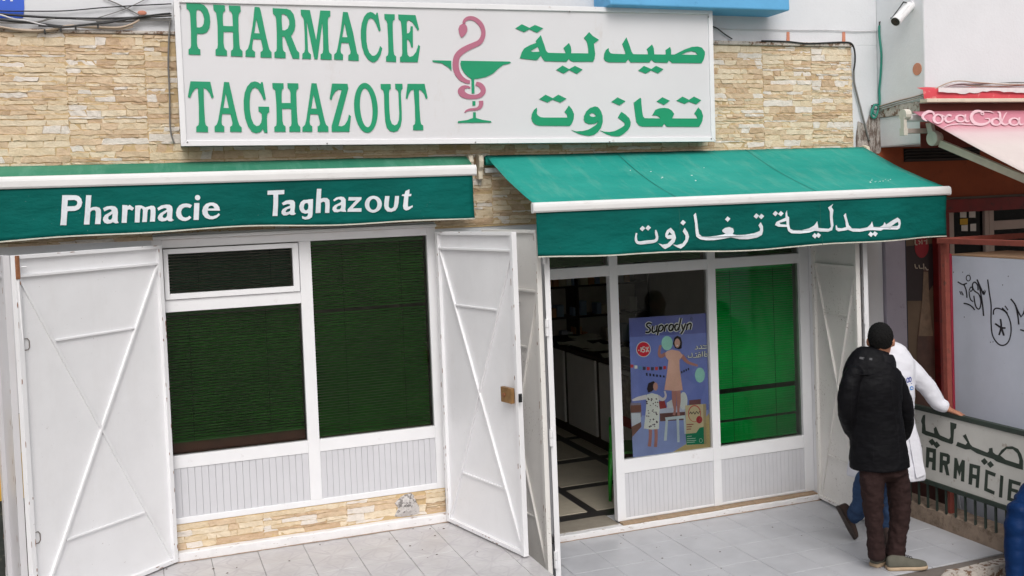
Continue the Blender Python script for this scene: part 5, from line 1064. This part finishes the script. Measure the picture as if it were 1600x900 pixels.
cable('thin white wire along the wall right of the sign', [(1115,43),(1150,46),(1200,46),(1240,47),(1290,47),(1340,49),(1372,48)], CWH, .003, -.008)
cable('black cable lying on the stone edge at the upper right', [(1190,64),(1230,65),(1260,68),(1290,67),(1318,66),(1330,68),(1335,78),(1336,95),(1334,110)], CBK, .006, -.035)
cable('grey pole like cable leaning down the wall corner', [(1334,110),(1335,130),(1341,155),(1350,190),(1358,220)], CGY, .007, -.02)
cable('loose black cable tail right of the sign', [(1112,41),(1120,44),(1132,53),(1144,61)], CBK, .004, -.02)
cable('green cable dropping from the security camera', [(1374,40),(1374,55),(1377,85),(1376,115),(1374,140),(1374.5,155),(1374,165)], CGN, .008, X=XC-.012)
cable('green cable coil hanging on the wall', [(1366,163),(1362,172),(1362,182),(1367,184),(1371,176),(1372,166),(1366,165),(1364,176),(1368,180)], CGN, .007, -.03, k=8)
cable('black cable coil tied over the green one', [(1362,164),(1364,170),(1370,171),(1373,164),(1366,163),(1362,168),(1366,176)], CBK, .004, -.03, k=8)
q = MB(); q.tube([m0+Vector((-.03, -.01, .02)), at_y(1412, 3, m0.y-.02), b_+Vector((-.02, .02, .03)), at_y(1392, 28, -.15), at_y(1380, 31, -.05), at_x(1374, 35, XC-.012), at_x(1374, 42, XC-.012)], .006, 7); tag(q.build('cable', CBK, None, True), 'short black lead from the security camera to the wall', 'cable')
for i, (x, y0, y1) in enumerate(((1231, 50, 64), (1318, 50, 66))):
    q = MB(); q.poly([(x-2,y0),(x+2,y0),(x+2.4,y1),(x-2.4,y1)], [], lambda x, y, d: at_y(x, y, .003)+Vector((0, -d, 0)), .006); tag(q.build('wall_plug', mat('terracotta_plug_%d' % i, rgb(206, 136, 110), .7, .1, 10)), ('left' if i == 0 else 'right')+' of two small terracotta strips above the right stone cladding', 'strip')
cb = []
for i, (dz, m_) in enumerate(((0, CWH), (.012, CTN), (.024, CGY), (.016, CWH), (.03, CTN))):
    pts = [(XC-.02-.004*i, -.03, 3.37+dz), (XC-.02-.003*i, -.25, 3.395+dz), (XC-.02, -.45, 3.41+dz), (XC-.012, -.585-.004*i, 3.43+dz)]+[(XC+.25*k, -.59-.006*i, 3.515+dz*.8+.012*math.sin(k*1.1+i*1.7)) for k in range(1, 12)]
    q = MB(); q.tube(smooth_path(pts, 4), .005, 6); tag(q.build('cable', m_, None, True), ('white cable, lowest', 'tan cable, second lowest', 'grey cable in the middle', 'white cable twisted with the grey one', 'tan cable, topmost')[i]+' of the run above the red awning cover', 'cable', 'cables over the red awning cover')
q = MB(); q.ball(at_y(222, 20, -.004), .03, .006, .016, 12, 6); tag(q.build('plaster_spot', mat('terracotta_spot', rgb(196, 130, 108), .8, .1, 10)), 'terracotta plaster spot on the white wall near the sign', 'spot')
# ================================================================== PEOPLE
def rings_chain(q, ch, side, n=20, end=.6):
    """ch: (centre, rx, ry); closed tapered tube, rounded ends; rx along 'side'"""
    side = Vector(side); k = len(ch); rings = []
    for i, (c_, rx, ry) in enumerate(ch):
        t_ = (ch[min(i+1, k-1)][0]-ch[max(i-1, 0)][0]).normalized(); x = (side-t_*side.dot(t_)).normalized(); y = t_.cross(x)
        if i == 0: rings.append([c_-t_*min(rx, ry)*.45+(x*rx*math.cos(2*math.pi*j/n)+y*ry*math.sin(2*math.pi*j/n))*.6 for j in range(n)])
        rings.append([c_+x*rx*math.cos(2*math.pi*j/n)+y*ry*math.sin(2*math.pi*j/n) for j in range(n)])
        if i == k-1: rings.append([c_+t_*min(rx, ry)*(.45 if end < .8 else .05)+(x*rx*math.cos(2*math.pi*j/n)+y*ry*math.sin(2*math.pi*j/n))*end for j in range(n)])
    q.loft(rings)
def chain(pts, k=4): return [(Vector(p[:3]), p[3], p[4]) for p in smooth_path([(*p[0], p[1], p[2]) for p in pts], k)]
def cloth_fig(name, q, m_, parent, voxel=.012, it=8, disp=0, dscale=.09):
    o = q.build(name, m_, parent, True)
    r_ = o.modifiers.new('remesh', 'REMESH'); r_.mode = 'VOXEL'; r_.voxel_size = voxel; r_.use_smooth_shade = True
    s_ = o.modifiers.new('smooth', 'SMOOTH'); s_.iterations = it; s_.factor = .5
    if disp:
        t_ = bpy.data.textures.new(name+'_folds', 'CLOUDS'); t_.noise_scale = dscale; t_.noise_depth = 3
        d_ = o.modifiers.new('folds', 'DISPLACE'); d_.texture = t_; d_.strength = disp; d_.mid_level = .5; d_.texture_coords = 'GLOBAL'
    return o
def fabric(name, c, var=.15, wr=.35, rough=.85, stretch=(1, 1, 3), sc=22):
    mt, t, b = nodes(name)
    col = ramp(t, noise_(t, 9, 5, .65, stretch), [(.3, tuple(x*(1-var) for x in c[:3])+(1,)), (.72, tuple(x*(1+var) for x in c[:3])+(1,))])
    t.links.new(col, b.inputs['Base Color']); b.inputs['Roughness'].default_value = rough; b.inputs['Specular IOR Level'].default_value = .14
    bump(t, b, noise_(t, sc, 5, .6, stretch), wr, .012); return mt
SKIN = mat('skin', rgb(172, 118, 92), .55, .08, 14); HAIR = mat('black_hair', rgb(9, 8, 8), .75, .5, 160, .6, 300, spec=.25)
def hand(q, wrist, d, up, curl, s=1.0):
    """palm, four fingers of different lengths and a thumb; d = direction of the hand, up = back of the hand"""
    d, up = Vector(d).normalized(), Vector(up).normalized(); sd = d.cross(up).normalized(); up = sd.cross(d).normalized(); w_ = Vector(wrist)
    rings_chain(q, [(w_-d*.02, .027*s, .021*s), (w_+d*.03*s, .036*s, .018*s), (w_+d*.085*s, .042*s, .015*s)], sd, 14)
    for off, ln in ((-.031, .066), (-.0105, .076), (.0105, .071), (.030, .056)):
        p = w_+d*.082*s+sd*off*s; dir_ = d.copy(); pts = [p]
        for k in range(3):
            a = curl*(k+.6)/2.2; dir_ = d*math.cos(a)-up*math.sin(a); pts.append(pts[-1]+dir_*ln*s*(.42, .32, .26)[k])
        q.tube(pts, [.0095*s, .009*s, .0085*s, .007*s], 8)
    p = w_+d*.025*s-sd*.034*s; q.tube([p, p-sd*.022*s+d*.022*s-up*.008*s, p-sd*.028*s+d*.05*s-up*.02*s, p-sd*.022*s+d*.072*s-up*.03*s], [.013*s, .0115*s, .0105*s, .008*s], 8)
def head(q, c_, face, s=1.0):
    f_ = Vector(face).normalized(); r_ = Vector((f_.y, -f_.x, 0)); z = Vector((0, 0, 1)); c_ = Vector(c_); R3 = Matrix((r_, f_, z)).transposed()
    q.ball(c_, .076*s, .095*s, .112*s, 20, 14, R3); q.ball(c_+f_*.045*s-z*.055*s, .055*s, .052*s, .058*s, 16, 10, R3)
    q.ball(c_+f_*.096*s-z*.022*s, .014*s, .018*s, .024*s, 10, 8, R3)                     # nose
    for s_ in (-1, 1):
        q.ball(c_+r_*s_*.086*s-f_*.005*s-z*.012*s, .010*s, .020*s, .032*s, 10, 8, R3)     # ears
        q.ball(c_+r_*s_*.032*s+f_*.084*s+z*.018*s, .020*s, .012*s, .008*s, 10, 8, R3)     # brows
    q.ball(c_+f_*.090*s-z*.062*s, .024*s, .010*s, .007*s, 10, 8, R3)                      # mouth
    return R3
def eyes(parent, c_, face, s=1.0):
    f_ = Vector(face).normalized(); r_ = Vector((f_.y, -f_.x, 0)); z = Vector((0, 0, 1)); q = MB()
    for s_ in (-1, 1): q.ball(Vector(c_)+r_*s_*.032*s+f_*.083*s, .011*s, .011*s, .008*s, 10, 8)
    q.build('eyes', mat('eye', rgb(60, 50, 46), .3), parent, True)
def shoe(parent, heel, toe, up, m_up, m_sole, wid=.045, ht=.085):
    """shoe from heel point to toe point (both on the sole); up = ankle direction"""
    h, t_ = Vector(heel), Vector(toe); d = (t_-h); L = d.length; d.normalize(); u = Vector(up); u = (u-d*u.dot(d)).normalized(); s_ = d.cross(u)
    prof = [(0, .62, .70), (.06, .80, .86), (.18, .86, 1.0), (.34, .82, .95), (.48, .88, .78), (.66, 1.0, .60), (.82, .96, .50), (.94, .70, .38), (1.0, .38, .26)]
    up_m, so_m = MB(), MB(); ru, rs_, rs2 = [], [], []
    for f_, w_, hh in prof:
        c_ = h+d*(f_*L); W_, H_ = wid*w_, ht*hh
        ru.append([c_+s_*(W_*x)+u*(.02+H_*y) for x, y in ((-1, 0), (-1.02, .30), (-.82, .72), (-.42, .98), (0, 1.04), (.42, .98), (.82, .72), (1.02, .30), (1, 0), (0, -.02))])
        rs_.append([c_+s_*(W_*x*1.10)+u*y for x, y in ((-1, .002), (-1.02, .012), (-1, .024), (0, .025), (1, .024), (1.02, .012), (1, .002), (0, 0))])
    up_m.loft(ru); so_m.loft(rs_)
    o = up_m.build('shoe', m_up, parent, True); sub = o.modifiers.new('sub', 'SUBSURF'); sub.levels = 1; sub.render_levels = 2
    so_m.build('sole', m_sole, o, True); lc = MB()
    for k in range(3):
        c_ = h+d*(L*(.50+.06*k))+u*(.02+ht*(.80-.07*k)+.004); lc.tube([c_-s_*.02, c_+u*.006, c_+s_*.02], .0028, 6)
    lc.build('laces', BLACK, o); return o
# ---- man in the black jacket ------------------------------------------------
MY = -1.62
def c1(px, py, dy=0): return at_y(px, py, MY+dy)
F = Vector((.50, .86, 0)).normalized(); RS = Vector((F.y, -F.x, 0))
q = MB(); hc = c1(1376, 532); FH = Vector((.66, .75, 0)).normalized(); head(q, hc, FH, 1.0)
rings_chain(q, chain([(c1(1375, 566), .062, .062), (c1(1376, 552), .058, .060), (c1(1377, 538), .056, .062)]), RS)
rings_chain(q, chain([(c1(1375, 566), .07, .06), (c1(1366, 610), .13, .09), (c1(1370, 680), .14, .10), (c1(1377, 726), .13, .10)]), RS)
for a, b, c_ in (((1332, 575), (1324, 648), (1352, 682)), ((1396, 578), (1414, 652), (1398, 686))):
    p2 = c1(*c_, .26); rings_chain(q, chain([(c1(a[0]+(6 if a[0] < 1360 else -6), a[1]+16), .030, .030), (c1(*b, .02), .032, .032), (p2, .028, .026)]), RS, 12); hand(q, p2, F*.7+Vector((0, 0, -.5)), F*.5+Vector((0, 0, .8)), 1.0)
for x in (1366, 1400): rings_chain(q, chain([(c1(x, 740), .05, .05), (c1(x+(0 if x < 1380 else 5), 805), .036, .036), (c1(x+1, 866), .03, .03)]), RS, 14)
man = cloth_fig('person', q, SKIN, None, .008, 4); tag(man, 'man seen from behind in black jacket and dark brown trousers', 'person')
eyes(man, hc, FH, 1.0)
q = MB(); R3 = Matrix((Vector((FH.y, -FH.x, 0)), FH, Vector((0, 0, 1)))).transposed()
q.ball(hc+Vector((0, 0, .030))-FH*.016, .085, .096, .101, 24, 16, R3); q.ball(hc+Vector((0, 0, -.006))-FH*.040, .076, .062, .062, 18, 12, R3)
cloth_fig('hair', q, HAIR, man, .0045, 2, .014, .009)
JK = fabric('black_jacket_cloth', rgb(13, 13, 17), .25, .4, .62, (1, 1, 3.5), 14)
q = MB()
rings_chain(q, chain([(c1(1374, 552), .082, .080), (c1(1371, 556), .105, .088), (c1(1367, 562), .150, .100), (c1(1364, 573), .186, .116), (c1(1363, 590), .202, .130), (c1(1363, 610), .200, .138), (c1(1367, 645), .182, .132), (c1(1371, 685), .190, .138), (c1(1373, 712), .200, .146), (c1(1374, 728), .204, .148)]), RS, 28, .99)
rings_chain(q, chain([(c1(1336, 579), .062, .075), (c1(1326, 608, .0), .066, .074), (c1(1324, 645, .03), .064, .068), (c1(1334, 674, .14), .058, .058), (c1(1350, 682, .25), .046, .046)]), RS)
rings_chain(q, chain([(c1(1392, 582), .062, .075), (c1(1404, 610, .0), .070, .076), (c1(1414, 648, .03), .066, .068), (c1(1410, 677, .13), .058, .058), (c1(1399, 686, .25), .046, .046)]), RS)
jk = cloth_fig('jacket', q, JK, man, .008, 3, .014, .07)
q = MB()                                                            # stand-up collar
rr = []
for z_, k in ((572, 1.45), (564, 1.42), (557, 1.30), (553, 1.18), (552, 1.08), (555, 1.00), (562, .96)):
    c_ = c1(1374, z_); rr.append([c_+RS*(.078*k*math.cos(2*math.pi*j/24))+F*(.080*k*math.sin(2*math.pi*j/24))+Vector((0, 0, .012*math.sin(2*math.pi*j/24+math.pi)-.010*math.cos(2*math.pi*j/24))) for j in range(24)])
q.loft(rr, False); q.build('collar', fabric('collar_cloth', rgb(22, 22, 26), .2, .4, .55), jk, True)
for a, b in (((1322, 590), (1402, 598)),):                          # yoke seam across the back
    pts = []
    for i in range(15):
        x, y = a[0]+(b[0]-a[0])*i/14, a[1]+(b[1]-a[1])*i/14-4*math.sin(math.pi*i/14); pts.append((x, y))
TR_ = fabric('brown_trouser_cloth', rgb(50, 36, 35), .18, .55, .9, (1, 1, 2.6), 16)
q = MB(); rings_chain(q, chain([(c1(1377, 705), .150, .110), (c1(1380, 722), .162, .122), (c1(1381, 738), .160, .118)]), RS, 24)
rings_chain(q, chain([(c1(1363, 732), .086, .100), (c1(1363, 765), .078, .090), (c1(1365, 803), .064, .078), (c1(1368, 840), .057, .070), (c1(1370, 869), .062, .072)]), RS)
rings_chain(q, chain([(c1(1398, 732), .088, .100), (c1(1404, 765), .080, .090), (c1(1406, 803), .070, .080), (c1(1402, 840), .062, .072), (c1(1398, 868), .068, .078)]), RS)
cloth_fig('trousers', q, TR_, man, .009, 2, .026, .045)
SU, SS = mat('grey_green_suede', rgb(92, 90, 80), .9, .15, 20, .3, 120), mat('tan_rubber_sole', rgb(172, 150, 124), .7, .1, 20)
h2, t2 = at_z(1385, 890, 0), at_z(1437, 888, 0); dd = (t2-h2).normalized()*.285
shoe(man, h2, h2+dd, (0, 0, 1), SU, SS); h1 = at_z(1364, 886, 0); shoe(man, h1, h1+(dd.normalized()*.6+F*.5).normalized()*.28, (0, 0, 1), SU, SS)
bpy.context.view_layer.update(); dg = bpy.context.evaluated_depsgraph_get()
def on_cloth(obj, fall):
    ev_ = obj.evaluated_get(dg); iv = obj.matrix_world.inverted()
    def f_(x, y, d):
        ok, loc, nor, _ = ev_.ray_cast(iv @ CAM, (iv.to_3x3() @ ray(x, y)).normalized())
        return (obj.matrix_world @ loc if ok else fall(x, y))-ray(x, y).normalized()*(.0015+d)
    return f_
SEAMB = mat('jacket_seam', rgb(20, 20, 24), .7, spec=.2); LBL = mat('jacket_label', rgb(58, 58, 62), .5)  # seams a little lighter than the cloth: ridge highlights put into the colour
oj = on_cloth(jk, c1)
for pts in ([(1321,592,1.3),(1340,586,1.3),(1362,585,1.3),(1384,589,1.3),(1402,598,1.3)], [(1333,592,1.0),(1330,630,1.0),(1331,675,1.0),(1332,718,1.0)], [(1393,594,1.0),(1396,630,1.0),(1402,668,1.0),(1406,716,1.0)], [(1364,690,1.0),(1365,706,1.0),(1365,724,1.4)]):
    q = MB(); q.poly(ribbon(pts, 6), [], oj, .0008); q.build('seam', SEAMB, jk)
q = MB(); q.poly([(1343,557.5),(1363,559.5),(1363,563),(1343,561)], [], oj, .002); q.build('label_patch', LBL, jk)
# ---- person in the white coat -----------------------------------------------
WY = -1.13
def c2(px, py, dy=0): return at_y(px, py, WY+dy)
F2 = Vector((-.45, -.89, 0)).normalized(); RS2 = Vector((.937, -.346, 0))
q = MB(); h2c = c2(1378, 531); head(q, h2c, F2, .95)
rings_chain(q, chain([(c2(1386, 565), .06, .06), (c2(1380, 540), .055, .06)]), RS2); rings_chain(q, chain([(c2(1388, 560), .10, .08), (c2(1386, 640), .15, .10), (c2(1384, 735), .14, .10)]), RS2)
wr = Vector((5.770, -1.262, .972)); rings_chain(q, chain([(c2(1408, 560), .045, .045), (c2(1450, 604, -.06), .036, .036), (wr, .027, .024)]), RS2, 12)
hand(q, wr+Vector((.004, -.006, -.006)), Vector((.30, -.62, -.20)), Vector((.15, -.1, 1)), .55, 1.0)
rings_chain(q, chain([(c2(1362, 562), .045, .045), (c2(1352, 625, .05), .036, .036), (c2(1368, 670, -.2), .027, .024)]), RS2, 12); hand(q, c2(1368, 670, -.2), F2, Vector((0, 0, 1)), .8)
rings_chain(q, chain([(c2(1364, 735), .07, .07), (c2(1352, 780, -.05), .05, .05), (c2(1333, 803, .12), .04, .04)]), RS2, 12); rings_chain(q, chain([(c2(1394, 735), .07, .07), (c2(1388, 790), .05, .05), (c2(1386, 835, .03), .04, .04)]), RS2, 12)
ph = cloth_fig('person', q, SKIN, None, .008, 4); tag(ph, 'person in a white coat and jeans leaning one hand on the railing', 'person')
eyes(ph, h2c, F2, .95)
q = MB(); R3 = Matrix((Vector((F2.y, -F2.x, 0)), F2, Vector((0, 0, 1)))).transposed(); q.ball(h2c+Vector((0, 0, .025))-F2*.015, .080, .096, .098, 20, 14, R3); cloth_fig('hair', q, HAIR, ph, .008, 5)
WC = fabric('white_coat_cotton', (.74, .74, .80, 1), .04, .4, .85, (1, 1, 2), 14)
q = MB()
rings_chain(q, chain([(c2(1388, 544), .085, .075), (c2(1391, 552), .135, .095), (c2(1391, 566), .185, .115), (c2(1389, 600), .195, .130), (c2(1388, 650), .195, .130), (c2(1386, 700), .262, .150), (c2(1384, 744), .300, .165)]), RS2, 28, .99)
rings_chain(q, chain([(c2(1407, 559), .074, .082), (c2(1428, 583, -.03), .076, .076), (c2(1450, 607, -.06), .070, .068), (c2(1466, 630, -.09), .058, .056), (wr+Vector((-.012, .008, .012)), .050, .050)]), RS2)
rings_chain(q, chain([(c2(1364, 560), .07, .075), (c2(1352, 620, .04), .060, .060), (c2(1364, 662, -.12), .05, .05)]), RS2)
coat = cloth_fig('white_coat', q, WC, ph, .010, 5, .018, .09)
q = MB(); pts = [c2(1424, 640, -.14), c2(1447, 742, -.19), c2(1432, 748, -.20), c2(1416, 660, -.15)]; q.add(pts+[p+Vector((.004, .012, 0)) for p in pts], [(0,1,2,3),(7,6,5,4),(0,4,5,1),(1,5,6,2),(2,6,7,3),(3,7,4,0)]); bev(q.build('coat_flap', WC, coat), .004)
JN = fabric('blue_denim', rgb(54, 74, 106), .25, .6, .9, (1, 1, 2), 24)
q = MB(); rings_chain(q, chain([(c2(1364, 728), .10, .10), (c2(1350, 762, -.04), .080, .085), (c2(1345, 786, -.04), .066, .072), (c2(1336, 803, .08), .062, .064), (c2(1330, 806, .13), .060, .060)]), RS2)
rings_chain(q, chain([(c2(1396, 728), .10, .10), (c2(1390, 790), .072, .075), (c2(1387, 838, .03), .062, .064)]), RS2)
cloth_fig('jeans', q, JN, ph, .011, 5, .02, .05)
DB, DS = mat('dark_brown_suede', rgb(72, 56, 50), .9, .15, 20, .3, 120), mat('dark_sole', rgb(58, 48, 44), .8, .1, 20)
toe = at_z(1334, 844, 0)+Vector((0, 0, .004)); heel = at_y(1306, 791, toe.y+.10); heel = toe+(heel-toe).normalized()*.27
shoe(ph, heel, toe, Vector((.85, -.25, .45)), DB, DS, .045, .075)
h3 = at_z(1384, 842, 0); shoe(ph, h3, h3+F2*.27, (0, 0, 1), DB, DS)
# small blue prints on the chest of the coat, laid on the cloth
bpy.context.view_layer.update(); dg = bpy.context.evaluated_depsgraph_get(); ev = coat.evaluated_get(dg); inv = coat.matrix_world.inverted()
def on_coat(x, y, d):
    o_ = inv @ CAM; dr = (inv.to_3x3() @ ray(x, y)).normalized(); ok, loc, nor, _ = ev.ray_cast(o_, dr)
    p = coat.matrix_world @ loc if ok else c2(x, y, -.15)
    return p-(ray(x, y).normalized())*(.003+d)
NAVY, CYAN = mat('navy_print', rgb(36, 58, 150), .6), mat('cyan_print', rgb(60, 140, 214), .6)
for o, h, m_ in ((ell(1418.5, 594, 2.4, 4.2, 14), ell(1418.5, 594, 1.1, 2.6, 12), NAVY), (ell(1422.2, 593, 2.2, 4.2, 14), ell(1422.2, 593, 1.0, 2.6, 12), NAVY), (ell(1424.5, 606.5, 3.0, 3.2, 14), ell(1424.8, 606.5, 1.8, 1.6, 12), CYAN)):
    q = MB(); q.poly(o, [h], on_coat, .0006); q.build('coat_print', m_, coat)
q = MB(); q.poly([(1416,600.4),(1425,598.6),(1425,599.6),(1416,601.4)], [], on_coat, .0006); q.build('coat_print', NAVY, coat)
# ---- person in the blue padded jacket, half out of the picture -----------------
BY = -2.18
def c3(px, py, dy=0): return at_y(px, py, BY+dy)
q = MB(); F3 = Vector((.9, .4, 0)).normalized(); RS3 = Vector((.937, -.346, 0)); h3c = c3(1648, 705); head(q, h3c, F3, .95)
rings_chain(q, chain([(c3(1640, 760), .06, .06), (c3(1646, 720), .055, .06)]), RS3); rings_chain(q, chain([(c3(1630, 800), .10, .08), (c3(1630, 900), .14, .10)]), RS3)
base = c3(1630, 930); fl = -.78
for s_ in (-1, 1): rings_chain(q, chain([(base+RS3*.09*s_, .07, .08), (Vector((base.x+.08*s_, base.y, -.35)), .055, .055), (Vector((base.x+.08*s_, base.y, fl+.03)), .04, .04)]), RS3, 12)
for s_ in (-1, 1):
    w3 = c3(1632+44*s_, 910, -.05); rings_chain(q, chain([(c3(1630+34*s_, 810), .030, .030), (c3(1630+40*s_, 860), .030, .030), (w3, .027, .025)]), RS3, 12); hand(q, w3, (0, -.1, -1), (s_, 0, 0), .5) if s_ > 0 else None
bp = cloth_fig('person', q, SKIN, None, .009, 4); tag(bp, 'person in a dark blue padded jacket cut off by the right edge', 'person'); eyes(bp, h3c, F3, .95)
q = MB(); R3 = Matrix((Vector((F3.y, -F3.x, 0)), F3, Vector((0, 0, 1)))).transposed(); q.ball(h3c+Vector((0, 0, .025))-F3*.015, .080, .096, .098, 20, 14, R3); cloth_fig('hair', q, HAIR, bp, .008, 5)
BJ = fabric('blue_padded_nylon', rgb(10, 42, 86), .15, .4, .5, (1, 1, 1.5), 18)
q = MB(); ch = chain([(c3(1632, 768), .10, .10), (c3(1630, 778), .175, .12), (c3(1628, 800), .205, .145), (c3(1628, 850), .215, .155), (c3(1630, 900), .205, .155), (c3(1632, 960), .205, .15)], 6)
ch = [(c_, rx*(1+.035*math.sin(i*1.9)), ry*(1+.05*math.sin(i*1.9))) for i, (c_, rx, ry) in enumerate(ch)]; rings_chain(q, ch, RS3, 28)
for s_ in (-1, 1):
    ch = chain([(c3(1629+36*s_, 792), .072, .08), (c3(1629+43*s_, 835), .068, .075), (c3(1630+44*s_, 905, -.03), .056, .06)], 5); rings_chain(q, [(c_, rx*(1+.06*math.sin(i*2.1)), ry*(1+.06*math.sin(i*2.1))) for i, (c_, rx, ry) in enumerate(ch)], RS3)
q.ball(c3(1622, 768, .03), .125, .10, .085, 18, 12)
cloth_fig('padded_jacket', q, BJ, bp, .011, 4, .014, .07)
q = MB()
for s_ in (-1, 1): rings_chain(q, chain([(base+RS3*.08*s_+Vector((0, 0, .1)), .095, .10), (Vector((base.x+.08*s_, base.y, -.35)), .07, .075), (Vector((base.x+.08*s_, base.y, fl+.06)), .062, .066)]), RS3)
cloth_fig('trousers', q, fabric('dark_trousers', rgb(40, 42, 50), .15, .4), bp, .012, 4)
for s_ in (-1, 1):
    p = Vector((base.x+.08*s_-.08, base.y-.03, -.80)); shoe(bp, p, p+F3*.27, (0, 0, 1), DB, DS)

# ---- dried white spots on the open awning, laid on the cloth
bpy.context.view_layer.update(); dg = bpy.context.evaluated_depsgraph_get()
cl_r = [o for o in aw_r.children if o.name.startswith('cloth')][0]; oc = on_cloth(cl_r, lambda x, y: at_z(x, y, 2.8)); rs = random.Random(12); q = MB()
for x, y, r_ in [(985,266,1.1),(1017,268,1.3),(1035,277,1.6),(1081,274,1.4),(1087,282,1.5),(1100,262,.8)]+[(1357+rs.uniform(0, 38), 280+rs.uniform(0, 5), rs.uniform(.5, 1.2)) for _ in range(14)]:
    q.poly([(x+r_*math.cos(a)*rs.uniform(.7, 1.2), y+.5*r_*math.sin(a)*rs.uniform(.7, 1.2)) for a in [2*math.pi*i/8 for i in range(8)]], [], oc, .0004)
q.build('dried_spots', mat('dried_spot', rgb(206, 222, 216), .9), cl_r)
# ---- crumbs and flakes on the paving
q = MB(); rs = random.Random(21)
for i in range(70):
    right = i % 2
    x, y, z = (rs.uniform(2.8, 5.7), -.1-abs(rs.gauss(0, .7)), .0022) if right else (rs.uniform(0, 2.3), -.1-abs(rs.gauss(0, .4)), FZ+.0022)
    if y < -1.85: continue
    r_ = rs.choice((.003, .004, .006, .009)); ring = [(x+r_*math.cos(a)*rs.uniform(.5, 1.3), y+r_*math.sin(a)*rs.uniform(.5, 1.3), z) for a in [2*math.pi*k/6 for k in range(6)]]
    q.add(ring+[(x, y, z+r_*.5)], [(k, (k+1) % 6, 6) for k in range(6)])
tag(q.build('paving_crumbs', mat('dark_crumb', rgb(92, 80, 72), .9, .3, 40)), 'scattered dark crumbs and flakes on the pale paving', 'crumbs', kind='stuff')
